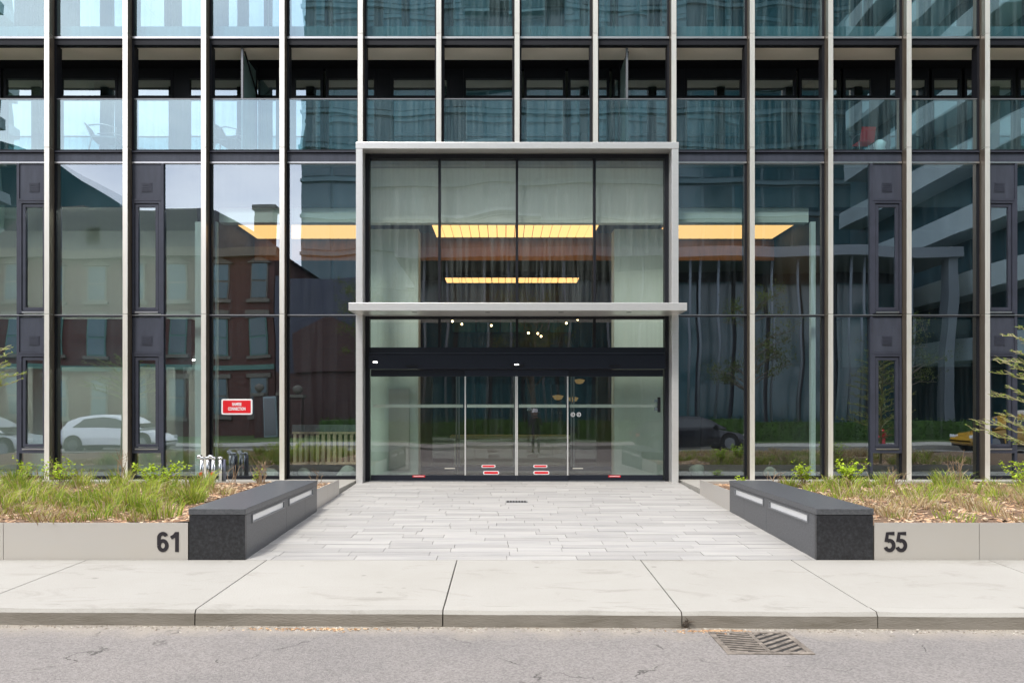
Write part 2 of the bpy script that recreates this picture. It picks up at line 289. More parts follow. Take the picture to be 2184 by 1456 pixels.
# ------------------------------------------------------------------ helpers
WL = {}                                   # world location of every parent
class MB:
    def __init__(s): s.v = []; s.f = []
    def box(s, x0, x1, y0, y1, z0, z1):
        x0, x1 = sorted((x0, x1)); y0, y1 = sorted((y0, y1)); z0, z1 = sorted((z0, z1))
        b = len(s.v)
        s.v += [(x0, y0, z0), (x1, y0, z0), (x1, y1, z0), (x0, y1, z0), (x0, y0, z1), (x1, y0, z1), (x1, y1, z1), (x0, y1, z1)]
        s.f += [tuple(b + i for i in q) for q in ((0, 3, 2, 1), (4, 5, 6, 7), (0, 1, 5, 4), (1, 2, 6, 5), (2, 3, 7, 6), (3, 0, 4, 7))]
        return s
    def hexa(s, pts):                     # 8 points, bottom ring then top ring, ccw from above
        b = len(s.v); s.v += [tuple(p) for p in pts]
        s.f += [tuple(b + i for i in q) for q in ((0, 3, 2, 1), (4, 5, 6, 7), (0, 1, 5, 4), (1, 2, 6, 5), (2, 3, 7, 6), (3, 0, 4, 7))]
        return s
    def prism(s, poly, a, b_, axis='y'):  # polygon extruded along axis
        n = len(poly); b = len(s.v)
        for t in (a, b_):
            for (u, w) in poly:
                s.v.append((u, t, w) if axis == 'y' else ((t, u, w) if axis == 'x' else (u, w, t)))
        s.f.append(tuple(b + i for i in range(n))); s.f.append(tuple(b + n + i for i in reversed(range(n))))
        for i in range(n):
            j = (i + 1) % n; s.f.append((b + j, b + i, b + n + i, b + n + j))
        return s
    def tube(s, pts, radii, n=6, cap=True):
        pts = [Vector(p) for p in pts]; b = len(s.v)
        if not hasattr(radii, '__len__'): radii = [radii] * len(pts)
        for i, p in enumerate(pts):
            d = (pts[min(i + 1, len(pts) - 1)] - pts[max(i - 1, 0)]).normalized()
            u = d.orthogonal().normalized(); w = d.cross(u)
            if i and (u0.dot(u) < 0.99):
                u = (u0 - d * u0.dot(d)).normalized(); w = d.cross(u)
            u0 = u
            for k in range(n):
                a = 2 * math.pi * k / n; q = p + (u * math.cos(a) + w * math.sin(a)) * radii[i]; s.v.append(tuple(q))
        for i in range(len(pts) - 1):
            for k in range(n):
                k2 = (k + 1) % n; s.f.append((b + i*n + k, b + i*n + k2, b + (i+1)*n + k2, b + (i+1)*n + k))
        if cap:
            s.f.append(tuple(b + k for k in reversed(range(n)))); s.f.append(tuple(b + (len(pts)-1)*n + k for k in range(n)))
        return s
    def lathe(s, prof, c=(0, 0, 0), n=16): # (r, z)
        b = len(s.v)
        for r, z in prof:
            for k in range(n):
                a = 2 * math.pi * k / n; s.v.append((c[0] + r * math.cos(a), c[1] + r * math.sin(a), c[2] + z))
        for i in range(len(prof) - 1):
            for k in range(n):
                k2 = (k + 1) % n; s.f.append((b + i*n + k, b + i*n + k2, b + (i+1)*n + k2, b + (i+1)*n + k))
        s.f.append(tuple(b + k for k in reversed(range(n)))); s.f.append(tuple(b + (len(prof)-1)*n + k for k in range(n)))
        return s
    def build(s, name, mat, parent=None, smooth=False, local=False, bevel=0.0):
        me = bpy.data.meshes.new(name); me.from_pydata(s.v, [], s.f); me.update()
        if smooth: me.polygons.foreach_set('use_smooth', [True] * len(me.polygons))
        return put(name, me, mat, parent, local, bevel)

def put(name, me, mat, parent=None, local=False, bevel=0.0):
    if mat and not me.materials: me.materials.append(M[mat] if isinstance(mat, str) else mat)
    o = bpy.data.objects.new(name, me); C.objects.link(o)
    if parent:
        o.parent = parent
        if not local: o.matrix_parent_inverse = Matrix.Translation(-WL.get(parent.name, Vector()))
        if parent.name in WL and not local: WL[o.name] = Vector()
    else:
        WL[o.name] = Vector()
    if bevel:
        b = o.modifiers.new('bevel', 'BEVEL'); b.width = bevel; b.segments = 2; b.limit_method = 'ANGLE'
    return o

def tag(o, label, cat, group=None):
    o['label'] = label; o['category'] = cat
    if group: o['group'] = group
    return o
def thing(name, label, cat, loc=(0, 0, 0), group=None, rz=0):
    o = bpy.data.objects.new(name, None); C.objects.link(o); o.empty_display_size = 0.3
    o.location = loc; o.rotation_euler = (0, 0, rz); WL[o.name] = Vector(loc)
    return tag(o, label, cat, group)
def struct(o): o['kind'] = 'structure'; return o
def stuff(o): o['kind'] = 'stuff'; return o
def box(name, x0, x1, y0, y1, z0, z1, mat, parent=None, bevel=0.0):
    return MB().box(x0, x1, y0, y1, z0, z1).build(name, mat, parent, bevel=bevel)
def textmesh(s, size, offset=0.0, sx=1.0):
    cu = bpy.data.curves.new('t', 'FONT'); cu.body = s; cu.size = size; cu.offset = offset; cu.extrude = 0.002; cu.align_x = 'CENTER'
    to = bpy.data.objects.new('t', cu); C.objects.link(to)
    bpy.context.view_layer.update()
    me = bpy.data.meshes.new_from_object(to.evaluated_get(bpy.context.evaluated_depsgraph_get()))
    bpy.data.objects.remove(to); bpy.data.curves.remove(cu)
    me.transform(Matrix.Diagonal((sx, 1, 1, 1))); me.transform(Matrix.Rotation(R(90), 4, 'X'))
    return me
def text(name, s, x, y, z, h, mat, parent, offset=0.0, sx=1.0):
    me = textmesh(s, 1.0, offset, sx)
    vs = [v.co for v in me.vertices]
    z0, z1 = min(v.z for v in vs), max(v.z for v in vs); x0, x1 = min(v.x for v in vs), max(v.x for v in vs)
    k = h / (z1 - z0)
    me.transform(Matrix.Translation((-(x0 + x1) / 2, 0, -z0))); me.transform(Matrix.Scale(k, 4)); me.transform(Matrix.Translation((x, y, z)))
    return put(name, me, mat, parent)
def digit(ch, x, y, z, h, parent):
    w = .185                                     # stroke width over digit height
    def arc(cx, cz, rx, rz, a0, a1, n=16): return [(cx + rx * math.cos(R(a0 + (a1 - a0) * i / n)), cz + rz * math.sin(R(a0 + (a1 - a0) * i / n))) for i in range(n + 1)]
    if ch == '6': paths = [arc(.28, .32, .195, .235, 180, 180 + 360, 28), arc(.28, .70, .195, .215, 25, 180, 12) + [(.085, .62), (.085, .50), (.085, .36)]]
    elif ch == '1': paths = [[(.40, 0), (.40, 1.0)], [(.37, .93), (.27, .80), (.10, .70)]]
    else: paths = [[(.52, .92), (.165, .92), (.11, .50)], arc(.27, .325, .21, .245, 122, -160, 22)]
    for p in paths:
        b = MB(); n = len(p); L = []
        for i in range(n):
            d = Vector((p[min(i+1, n-1)][0] - p[max(i-1, 0)][0], p[min(i+1, n-1)][1] - p[max(i-1, 0)][1])).normalized(); L.append((-d.y * w / 2, d.x * w / 2))
        for yy in (y - .003, y):
            for i in range(n):
                for sg_ in (1, -1): b.v.append((x + h * (p[i][0] + sg_ * L[i][0]), yy, z + h * (p[i][1] + sg_ * L[i][1])))
        m = 2 * n
        for i in range(n - 1):
            a = 2 * i; b.f += [(a, a+1, a+3, a+2), (m+a+1, m+a, m+a+2, m+a+3), (a, a+2, m+a+2, m+a), (a+1, m+a+1, m+a+3, a+3)]
        b.f += [(0, m, m+1, 1), (m-2, m-1, 2*m-1, 2*m-2)]
        yield b
def number(s_, x, z, h, y, parent):
    for i, ch in enumerate(s_):
        tot = MB(); k = 0
        for b in digit(ch, x + i * .585 * h, y - .0006 * k, z, h, parent):
            o = len(tot.v); tot.v += [(v[0], v[1] - .0006 * k, v[2]) for v in b.v]; tot.f += [tuple(q + o for q in f_) for f_ in b.f]; k += 1
        tot.build('house_number_digit', 'ink', parent)
def rrect(cx, cz, w, h, r, n=5):
    p = []
    for (sx, sz, a0) in ((1, -1, -90), (1, 1, 0), (-1, 1, 90), (-1, -1, 180)):
        for i in range(n + 1):
            a = R(a0 + 90 * i / n); p.append((cx + sx * (w/2 - r) + r * math.cos(a), cz + sz * (h/2 - r) + r * math.sin(a)))
    return p
def X(px, d): return -0.25 + (px - 1075) * d / 1650
def Z(py, d): return 1.427 + (868 - py) * d / 1650
def gz(y): return y * 0.0285              # paved forecourt rises towards the doors

# ------------------------------------------------------------------ ground, road, sidewalk, forecourt
YS, YK, YF = -6.78, -8.69, -18.2          # sidewalk back edge, kerb face, far kerb face
def tilt(x): return -0.005 * x
g = MB()                                   # one wide ground sheet
g.v = [(-220, -260, -0.62), (220, -260, -0.62), (220, 220, -0.62), (-220, 220, -0.62)]; g.f = [(0, 1, 2, 3)]
struct(g.build('ground', 'lawn'))
r = MB(); r.v = [(x, y, -0.366 + tilt(max(-12, min(12, x)))) for y in (YK + 0.05, YF - 0.05) for x in (-90, -12, 0, 12, 90)]
r.f = [(i + 1, i, i + 5, i + 6) for i in range(4)]
road = struct(r.build('road', 'asphalt'))
# sidewalk: bed plus slabs
def swz(x, y):
    t = (y - YS) / (YK - YS); return -0.193 + t * (-0.043 + tilt(max(-12, min(12, x))))
b = MB(); xs = (-40, -12, 12, 40)
for i in range(3):
    a, c = xs[i], xs[i+1]
    b.hexa([(a, YK+.12, -.5), (c, YK+.12, -.5), (c, YS, -.5), (a, YS, -.5), (a, YK+.12, swz(a, YK)-.06), (c, YK+.12, swz(c, YK)-.06), (c, YS, -.26), (a, YS, -.26)])
sidewalk = struct(b.build('sidewalk', 'joint'))
jx = [-24, -20, -16, -12.6, -10.6, -8.65, -6.65, -4.68, -2.77, -0.75, 1.20, 2.80, 4.90, 6.85, 8.8, 10.8, 12.8, 16, 20, 24]
kerb = struct(MB().box(-40, 40, YK + 0.03, YK + 0.14, -0.60, -0.40).build('kerb', 'joint'))
for i in range(len(jx) - 1):
    a, c = jx[i] + 0.005, jx[i+1] - 0.005
    ya, yb = YK + 0.155, YS - 0.004
    MB().hexa([(a, ya, -.45), (c, ya, -.45), (c, yb, -.45), (a, yb, -.45), (a, ya, swz(a, ya)), (c, ya, swz(c, ya)), (c, yb, swz(c, yb)), (a, yb, swz(a, yb))]).build('sidewalk_slab', 'concrete', sidewalk, bevel=0.006)
    ya, yb = YK, YK + 0.152
    n = 8; kb = MB()                       # kerb stone with a slightly worn, uneven top edge
    for j in range(n):
        u0, u1 = a + (c-a)*j/n, a + (c-a)*(j+1)/n
        def w(u): return 0.004 * math.sin(u * 5.1) + 0.003 * math.sin(u * 13.7 + 1)
        z = lambda u, y: swz(u, y) + w(u) * 0.6
        pr = lambda u: [(u, ya - .012 + w(u), -.5), (u, ya + w(u), swz(u, ya) - .03), (u, ya + .022 + w(u), z(u, ya)), (u, yb, z(u, yb)), (u, yb, -.5)]
        p0, p1 = pr(u0), pr(u1)
        if j == 0: kb.v += p0; kb.f.append((4, 3, 2, 1, 0))
        kb.v += p1; b0 = j * 5; b1 = b0 + 5
        for q in range(4): kb.f.append((b0+q, b0+q+1, b1+q+1, b1+q))
    kb.f.append(tuple(n*5 + q for q in range(5)))
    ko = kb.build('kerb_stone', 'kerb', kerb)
    ko.data.materials.append(M['concrete'])        # sidewalk concrete on top; stained face with shade put into its colour
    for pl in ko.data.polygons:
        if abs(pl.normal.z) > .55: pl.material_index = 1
# forecourt pavers
fc = MB(); fc.hexa([(-3.06, YS, -.5), (3.1, YS, -.5), (3.1, -.02, -.3), (-3.06, -.02, -.3), (-3.06, YS, gz(YS)-.03), (3.1, YS, gz(YS)-.03), (3.1, -.02, -.03), (-3.06, -.02, -.03)])
plaza = struct(fc.build('entrance_forecourt', 'grout'))
pm = MB().box(-.5, .5, -.5, .5, -1, 0); pme = bpy.data.meshes.new('paver'); pme.from_pydata(pm.v, [], pm.f); pme.materials.append(M['paver'])
rows = 34; rd = (-0.03 - (YS + 0.004)) / rows; sl = math.atan(0.0285)
npav = 0
for i in range(rows):
    y = YS + 0.004 + (i + .5) * rd; x = -3.05; x_end = 3.09
    x -= random.choice((0, .15, .3, .42))
    while x < x_end - 0.02:
        L = random.choice((.50, .62, .75, .75, .88))
        a, c = max(x, -3.05), min(x + L, x_end)
        if c - a > 0.015:
            o = bpy.data.objects.new('paver', pme); C.objects.link(o); o.parent = plaza; npav += 1
            o.location = ((a + c) / 2, y, gz(y) + random.uniform(-.0018, .0018)); o.rotation_euler = (sl, random.uniform(-.0015, .0015), 0)
            o.scale = (c - a - .005, rd - .005, .05)
        x += L
for sx in (-1, 1):                         # concrete strip along the foot of the glass, left and right of the forecourt
    a, c = (-16, -3.07) if sx < 0 else (3.11, 16)
    struct(MB().box(a, c, -1.84, -0.07, -.4, 0.035).build('concrete_path', 'concrete'))
# far side of the street
struct(MB().box(-90, 90, YF - 3.3, YF, -.6, -.22).build('far_sidewalk', 'concrete'))
struct(MB().box(-90, 90, -34, YF - 3.31, -.6, -.20).build('front_lawn', 'lawn'))
# gutter grit
def chips(name, n, xr, yr, zf, smin, smax, cols, flat=0.4):
    V = []; F = []; K = []
    for i in range(n):
        x = random.uniform(*xr); y = yr(x) if callable(yr) else random.uniform(*yr); z = zf(x, y)
        s = random.uniform(smin, smax); a = random.uniform(0, math.pi); t = random.uniform(-.5, .5); b = len(V)
        ux = Vector((math.cos(a), math.sin(a), t * .6)) * s; uy = Vector((-math.sin(a), math.cos(a), random.uniform(-.4, .4))) * s * random.uniform(.25, .6); up = Vector((0, 0, s * flat))
        p = Vector((x, y, z))
        V += [tuple(p - ux - uy), tuple(p + ux - uy), tuple(p + ux * .8 + uy), tuple(p - ux * .9 + uy), tuple(p + up)]
        F += [(b, b+1, b+4), (b+1, b+2, b+4), (b+2, b+3, b+4), (b+3, b, b+4)]
        c = random.choice(cols); v = random.uniform(.7, 1.25); K += [(c[0]*v, c[1]*v, c[2]*v, 1)] * 5
    me = bpy.data.meshes.new(name); me.from_pydata(V, [], F)
    at = me.color_attributes.new('tone', 'FLOAT_COLOR', 'POINT'); at.data.foreach_set('color', np.array(K, 'f').ravel())
    return me
grey = [(.34, .31, .27), (.28, .25, .2), (.42, .39, .33), (.2, .16, .12)]
def gy(x): return YK - 0.015 - abs(random.gauss(0, .07))
dm = chips('gutter_grit', 2600, (-7, 7), gy, lambda x, y: -.366 + tilt(x) + .001, .003, .014, grey)
stuff(tag(put('gutter_grit', dm, 'chip'), 'grey grit and dust gathered along the foot of the kerb', 'grit'))
for (cx, w, lab) in ((1.45, .16, 'small heap of brown bark flakes beside the street drain'), (-1.75, .30, 'scatter of brown bark flakes in the gutter left of centre')):
    dm = chips('bark_flakes', 170, (-1, 1), (-1, 1), lambda x, y: 0, .006, .018, [(.4, .24, .12), (.3, .17, .09), (.5, .36, .22)])
    for v in dm.vertices: pass
    co = np.zeros(len(dm.vertices) * 3, 'f'); dm.vertices.foreach_get('co', co); co = co.reshape(-1, 3)
    ctr = co.reshape(-1, 5, 3).mean(1, keepdims=True); loc = co.reshape(-1, 5, 3) - ctr
    g2 = rng.normal(0, 1, (len(ctr), 1, 2)) * (w, .035)
    new = loc.copy(); new[:, :, 0] += g2[:, :, 0] + cx; new[:, :, 1] += YK - .07 - np.abs(g2[:, :, 1]); new[:, :, 2] += -.362 + tilt(cx)
    dm.vertices.foreach_set('co', new.reshape(-1)); dm.update()
    stuff(tag(put('bark_flakes', dm, 'chip'), lab, 'bark flakes'))
# street drain
sd = thing('street_drain', 'square cast iron street drain with slanted bars by the kerb', 'drain', (1.70, -9.07, -.366 + tilt(1.7)))
zx = -.366 + tilt(1.7); x0, x1, y0, y1 = 1.38, 2.02, -9.36, -8.80
MB().box(x0 + .03, x1 - .03, y0 + .03, y1 - .03, zx - .12, zx + .002).build('sump', 'hole', sd)
f = MB()
for q in ((x0, x1, y0, y0 + .045), (x0, x1, y1 - .045, y1), (x0, x0 + .045, y0 + .045, y1 - .045), (x1 - .045, x1, y0 + .045, y1 - .045), (1.685, 1.72, y0 + .045, y1 - .045)):
    f.box(*q, zx - .1, zx + .008)
f.build('frame', 'iron', sd, bevel=.003)
def bars(xa, xb, ang, nb, w):
    ya, yb = y0 + .045, y1 - .045; cx, cyy = (xa + xb) / 2, (ya + yb) / 2
    d = Vector((math.cos(ang), math.sin(ang), 0)); nrm = Vector((-d.y, d.x, 0))
    for i in range(nb):
        o = (i - (nb - 1) / 2) * (abs(yb - ya) * abs(math.cos(ang)) + (xb - xa) * abs(math.sin(ang))) / nb
        c0 = Vector((cx, cyy, 0)) + nrm * o
        ts = []
        for (lo, hi, p, dd) in ((xa, xb, c0.x, d.x), (ya, yb, c0.y, d.y)):
            if abs(dd) > 1e-6: ts.append(sorted(((lo - p) / dd, (hi - p) / dd)))
        t0 = max(t[0] for t in ts); t1 = min(t[1] for t in ts)
        if t1 - t0 < .05: continue
        a, c = c0 + d * t0, c0 + d * t1; h = nrm * w / 2
        pts = [a - h, c - h, c + h, a + h]
        MB().hexa([(p.x, p.y, zx - .05) for p in pts] + [(p.x, p.y, zx + .006) for p in pts]).build('bar', 'iron', sd)
bars(1.425, 1.685, R(-14), 9, .032); bars(1.72, 1.975, R(38), 8, .034)
wd = MB(); rr_ = random.Random(5)
for i in range(26):
    p = Vector((1.222 + rr_.gauss(0, .018), YK - .012, -.372 + abs(rr_.gauss(0, .03)))); wd.tube([p, p + Vector((rr_.gauss(0, .03), -abs(rr_.gauss(0, .025)), rr_.uniform(.0, .045)))], [.004, .0015], 4)
tag(wd.build('dead_weed', 'bark'), 'dark dead weed sprouting from the kerb joint beside the street drain', 'weed')
# small drain cover in the forecourt
dy = -2.7; dc = thing('drain_cover', 'small dark rectangular drain cover set in the grey pavers', 'drain cover', (-.05, dy, gz(dy)))
MB().box(-.22, .12, dy - .085, dy + .085, gz(dy) - .02, gz(dy) + .006).build('frame', 'greymetal', dc)
for i in range(7): MB().box(-.20 + i * .045, -.175 + i * .045, dy - .07, dy + .07, gz(dy) + .006, gz(dy) + .011).build('slot', 'hole', dc)

# ------------------------------------------------------------------ apartment building
ZT, ZS0, ZS1, ZG1, ZSO, ZD = 3.21, 6.155, 6.36, 7.38, 8.43, 8.59
bl = thing('apartment_building', 'glass fronted apartment building with slim pale metal fins and recessed balconies', 'building', (0, 0, 0))
KS = range(-9, 10)
for k in KS:
    x = k * 1.5; lo = abs(k) <= 2
    segs = [(6.44, ZD - .02), (ZD - .012, 11.2)] if lo else [(-.05, ZT - .004), (ZT + .004, ZS1 + .03), (ZS1 + .04, ZD - .02), (ZD - .012, 11.2)]
    for (a, c) in segs:
        fo = box('fin', x - .047, x + .047, -.20, -.028, a, c, 'fin', bl)
        fo.data.materials.append(M['bronze'])          # pale front cap; shade and dark glass reflections painted into the flanks
        for pl in fo.data.polygons:
            if abs(pl.normal.x) > .5: pl.material_index = 1
    for (a, c) in ([(ZS1 + .05, 11.2)] if lo else [(0, 11.2)]): box('mullion', x - .088, x + .088, -.027, .16, a, c, 'black', bl)
CAS = {-7: 1, -5: 0, 4: 1, 6: 0, -9: 1, 8: 0}     # bays with a narrow opening light: at the right (1) or left (0) of the bay
def pane(x0, x1, z0, z1, mat='gfac', parent=bl, y=-.006, t=.012, name='glass_pane'):
    return box(name, x0, x1, y, y + t, z0, z1, mat, parent)
def casement(x0, x1, z0, z1):
    w = MB()
    def ring(a0, a1, c0, c1, t, y0, y1):
        w.box(a0, a1, y0, y1, c1 - t, c1); w.box(a0, a1, y0, y1, c0, c0 + t); w.box(a0, a0 + t, y0, y1, c0 + t, c1 - t); w.box(a1 - t, a1, y0, y1, c0 + t, c1 - t)
    ring(x0, x1, z0, z1, .045, -.05, .05)
    cw = w.build('casement_window', 'dark', bl, bevel=.003)
    w = MB(); ring(x0 + .055, x1 - .055, z0 + .055, z1 - .055, .06, -.035, .04); w.build('sash', 'dark', cw, bevel=.003)
    pane(x0 + .115, x1 - .115, z0 + .115, z1 - .115, parent=cw, y=-.005)
    box('sill', x0 + .06, x1 - .06, -.062, -.0505, z0 + .005, z0 + .03, 'trim', cw)
for k in list(KS)[:-1]:
    xa, xb = k * 1.5 + .06, (k + 1) * 1.5 - .06
    if k < -2 or k >= 2:
        if k == -3: xb = -3.055
        if k == 2: xa = 3.055
        box('base_sill', xa, xb, -.06, .05, .036, .10, 'black', bl)
        box('transom', xa, xb, -.045, .05, ZT - .035, ZT + .005, 'dark', bl)
        box('transom_trim', xa, xb, -.06, -.046, ZT - .012, ZT + .004, 'trim', bl)
        box('head_trim', xa, xb, -.05, .05, ZS0 - .02, ZS0 + .012, 'trim', bl)
        box('spandrel_panel', xa, xb, -.03, .05, ZS0 + .014, ZS1 - .03, 'spandrel', bl)
        box('ledge', xa, xb, -.06, .05, ZS1 - .012, ZS1 + .012, 'dark', bl)
        rows_ = ((.10, ZT - .035), (ZT + .005, ZS0 - .02))
        if k in CAS:
            cw = .56; ca, cb = (xb - cw, xb) if CAS[k] else (xa, xa + cw)
            ga, gb = (xa, ca - .05) if CAS[k] else (cb + .05, xb)
            ma, mb = (ca - .05, ca) if CAS[k] else (cb, cb + .05)
            for ri, (a, c) in enumerate(rows_):
                pane(ga, gb, a, c)
                box('mullion', ma, mb, -.05, .08, a, c, 'dark', bl)
                w0 = .60 if ri == 0 else ZT + .03
                top = c
                sp = .68
                box('spandrel_panel', ca, cb, -.03, .05, top - sp, top - .012, 'spandrel', bl)
                box('panel_trim', ca, cb, -.055, .05, top - sp - .045, top - sp - .004, 'dark', bl)
                vx = ca + .28; vz = top - sp + .22
                v = box('vent_grille', vx - .10, vx + .10, -.038, -.0305, vz - .09, vz + .09, 'dark', bl)
                for q in range(5): box('louvre', vx - .085, vx + .085, -.044, -.0385, vz - .07 + q * .033, vz - .052 + q * .033, 'dark', v)
                casement(ca, cb, w0, top - sp - .047)
                if ri == 0:
                    box('transom', ca, cb, -.05, .05, .54, .598, 'dark', bl)
                    pane(ca, cb, a, .54)
        else:
            for (a, c) in rows_: pane(xa, xb, a, c)
    # balcony guard, slab edge, upper guard
    if not (-2 <= k < 2) : box('slab_edge', xa, xb, -.02, .12, ZS1 + .013, ZS1 + .05, 'black', bl)
    pane(xa, xb, (ZS1 + .05) if not (-2 <= k < 2) else 6.44, ZG1, 'gguard', name='guard_panel', y=-.01, t=.02)
    box('guard_rail', xa, xb, -.018, .02, ZG1, ZG1 + .022, 'greymetal', bl)
    box('slab_trim', xa, xb, -.05, .05, ZD - .045, ZD - .005, 'trim', bl)
    box('slab_edge', xa, xb, -.03, .10, ZSO + .0, ZD - .047, 'black', bl)
    pane(xa, xb, ZD, 9.75, 'gguard', name='guard_panel', y=-.01, t=.02)
    box('upper_spandrel', xa, xb, .16, .22, ZD + .06, ZD + .29, 'towerslab', bl)
    box('upper_spandrel_trim', xa, xb, .14, .22, ZD + .0, ZD + .055, 'trim', bl)
XL, XR = -13.55, 13.55
box('floor_slab', XL, XR, .125, 11.99, ZS1 - .2, ZS1 + .04, 'concrete', bl)
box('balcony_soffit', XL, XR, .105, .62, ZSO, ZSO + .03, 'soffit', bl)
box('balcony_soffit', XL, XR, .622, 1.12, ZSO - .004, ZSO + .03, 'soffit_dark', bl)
box('floor_slab', XL, XR, .23, 5.0, ZSO + .035, ZD + .1, 'concrete', bl)
box('floor_slab', XL, XR, -.02, 5.0, 11.2, 11.5, 'concrete', bl)
# recessed window wall behind both balconies
def window_wall(z0, z1, seed, hd_=.21):
    rr = random.Random(seed); x = XL + .1
    while x < XR - .3:
        w = rr.choice((.62, .85, 1.05, 1.2)); x2 = min(x + w, XR - .1)
        ww = MB()
        t = .05
        ww.box(x, x + t, 1.0, 1.1, z0, z1); ww.box(x2 - t, x2, 1.0, 1.1, z0, z1); ww.box(x + t, x2 - t, 1.0, 1.1, z1 - hd_, z1); ww.box(x + t, x2 - t, 1.0, 1.1, z0, z0 + .07)
        zt = z0 + 1.38
        ww.box(x + t, x2 - t, 1.0, 1.1, zt, zt + .085)
        wo = ww.build('balcony_window', 'black', bl)
        pane(x + t, x2 - t, z0 + .07, zt, 'gwin', wo, y=1.04); pane(x + t, x2 - t, zt + .085, z1 - hd_, 'gwin', wo, y=1.04)
        if rr.random() < .16:
            box('curtain', x + .06, x2 - .06, 1.30, 1.32, z0 + .05, z1 - .1, 'curtain', bl)
        x = x2 + (.06 if rr.random() < .7 else .30)
        if x - x2 > .1: box('wall_panel', x2 + .003, x - .003, 1.01, 1.1, z0, z1, 'black', bl)
window_wall(ZS1 + .041, ZSO - .006, 3); window_wall(ZD + .101, 11.18, 5)
for z0, z1 in ((ZS1 + .041, ZSO + .03), (ZD + .101, 11.19)):
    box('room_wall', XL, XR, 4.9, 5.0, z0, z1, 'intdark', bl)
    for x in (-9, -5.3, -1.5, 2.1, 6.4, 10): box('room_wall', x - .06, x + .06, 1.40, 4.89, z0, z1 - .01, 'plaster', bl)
# privacy screens between balconies
for px in (517, 1337):
    x = X(px, 15.1)
    s = thing('privacy_screen', 'frosted glass balcony divider with slanted brace, ' + ('left of the entrance portal' if px < 1000 else 'above the entrance portal'), 'screen', (x, .1, ZS1 + .04), 'balcony dividers')
    box('panel', x - .008, x + .008, .14, .90, ZS1 + .10, ZSO - .10, 'gscreen', s)
    box('post', x - .02, x + .02, .08, .138, ZS1 + .041, ZSO - .002, 'greymetal', s)
    box('post', x - .02, x + .02, 0.902, 0.96, ZS1 + .041, ZSO - .006, 'black', s)
    MB().tube([(x + .03, .15, ZSO - .05), (x + .03, .96, ZSO - .62)], .018, 6).build('brace', 'black', s)

# ---- interior behind the lower two storeys
box('lobby_floor', XL, XR, .06, 12, -.25, .0, 'intfloor', bl)
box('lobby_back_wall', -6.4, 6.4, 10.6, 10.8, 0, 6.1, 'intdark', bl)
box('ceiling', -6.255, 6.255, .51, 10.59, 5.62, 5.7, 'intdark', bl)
box('timber_fascia', -6.25, 6.25, 3.6, 3.66, 4.95, 5.61, 'woodwall', bl)
box('rear_wall', XL, XR, 12.0, 12.3, 0, 11.5, 'concrete', bl)
box('ceiling_edge', -5.75, 5.75, 1.7, 1.9, 5.47, 5.615, 'intdark', bl)
for (xa, xb) in ((-5.87, -3.06), (3.06, 5.76)):
    box('bulkhead', xa, xb, .27, .5, 5.07, 5.358, 'bulkhead', bl)
box('bulkhead', -3.05, 3.05, .30, .5, 5.07, 6.15, 'bulkhead', bl)
for (xa, xb) in ((XL, -3.07), (3.07, XR)):
    box('shadow_box', xa, xb, .22, .26, 5.36, ZS0 - .03, 'shadow', bl)
for sx in (-1, 1):
    xa, xb = sorted((sx * 6.26, sx * 6.40))
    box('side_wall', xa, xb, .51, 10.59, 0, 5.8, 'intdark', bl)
    xa, xb = sorted((sx * 2.0, sx * 3.04))
    box('pylon', xa, xb, .8, 1.2, 0.0, 5.06, 'plaster', bl)
    xa, xb = sorted((sx * 6.41, sx * 13.5))
    room = 'beige' if sx < 0 else 'intdark'
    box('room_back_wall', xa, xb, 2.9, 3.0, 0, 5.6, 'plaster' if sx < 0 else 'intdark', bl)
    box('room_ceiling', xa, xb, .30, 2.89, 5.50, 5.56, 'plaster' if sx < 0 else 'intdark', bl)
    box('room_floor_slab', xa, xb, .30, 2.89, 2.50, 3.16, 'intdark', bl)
    box('slab_face', xa, xb, .24, .29, 2.22, 3.16, 'shadow', bl)
    box('end_wall', *sorted((sx * 13.5, sx * 13.6)), .2, 12, 0, 6.1, 'concrete', bl)
box('corner_column', -6.31, -5.88, .17, .26, .0, 5.06, 'column', bl)
box('corner_column', 5.77, 5.86, .17, .26, .0, 5.06, 'column', bl)
for (xx, w) in ((-10.0, .14), (-7.05, .10), (-12, .14)): box('room_column', xx, xx + w * 1.6, 1.0, 1.3, 0.0, 2.49, 'plaster', bl)
# mezzanine window band at the back of the lobby
for i in range(5): box('inner_window', -1.95 + i * .8, -1.2 + i * .8, 10.52, 10.58, 3.9, 4.7, 'towerglass', bl)
box('service_door', -2.60, -2.18, .755, .797, .16, 1.80, 'steel', bl)

# lit ceiling panels of timber slats (lit lamps of the place)
def ceiling_light(x0, x1, y0, y1, z, lab):
    t = thing('ceiling_light', lab, 'ceiling light', ((x0 + x1) / 2, (y0 + y1) / 2, z), 'glowing amber ceiling panels')
    n = max(1, round((x1 - x0) / .21)); w = (x1 - x0) / n
    box('frame', x0 - .05, x1 + .05, y0 - .05, y1 + .05, z + .03, z + .09, 'black', t)
    for i in range(n): box('slat', x0 + i * w + .009, x0 + (i + 1) * w - .009, y0, y1, z, z + .028, 'amber', t)
zc = 5.44
ceiling_light(-6.14, -3.32, 2.0, 3.45, zc, 'glowing amber ceiling panel seen left of the entrance portal')
ceiling_light(-1.85, 1.85, 2.0, 3.3, zc, 'glowing amber ceiling panel above the entrance doors')
ceiling_light(3.32, 6.15, 2.0, 3.45, zc, 'glowing amber ceiling panel seen right of the entrance portal')
ceiling_light(-2.1, 2.1, 9.2, 10.0, zc - .0, 'thin amber ceiling panel far back in the lobby')
lf = thing('linear_lamp', 'white linear ceiling lamp in the ground floor room at left', 'lamp', (-8.5, 1.6, 2.44), 'linear room lamps')
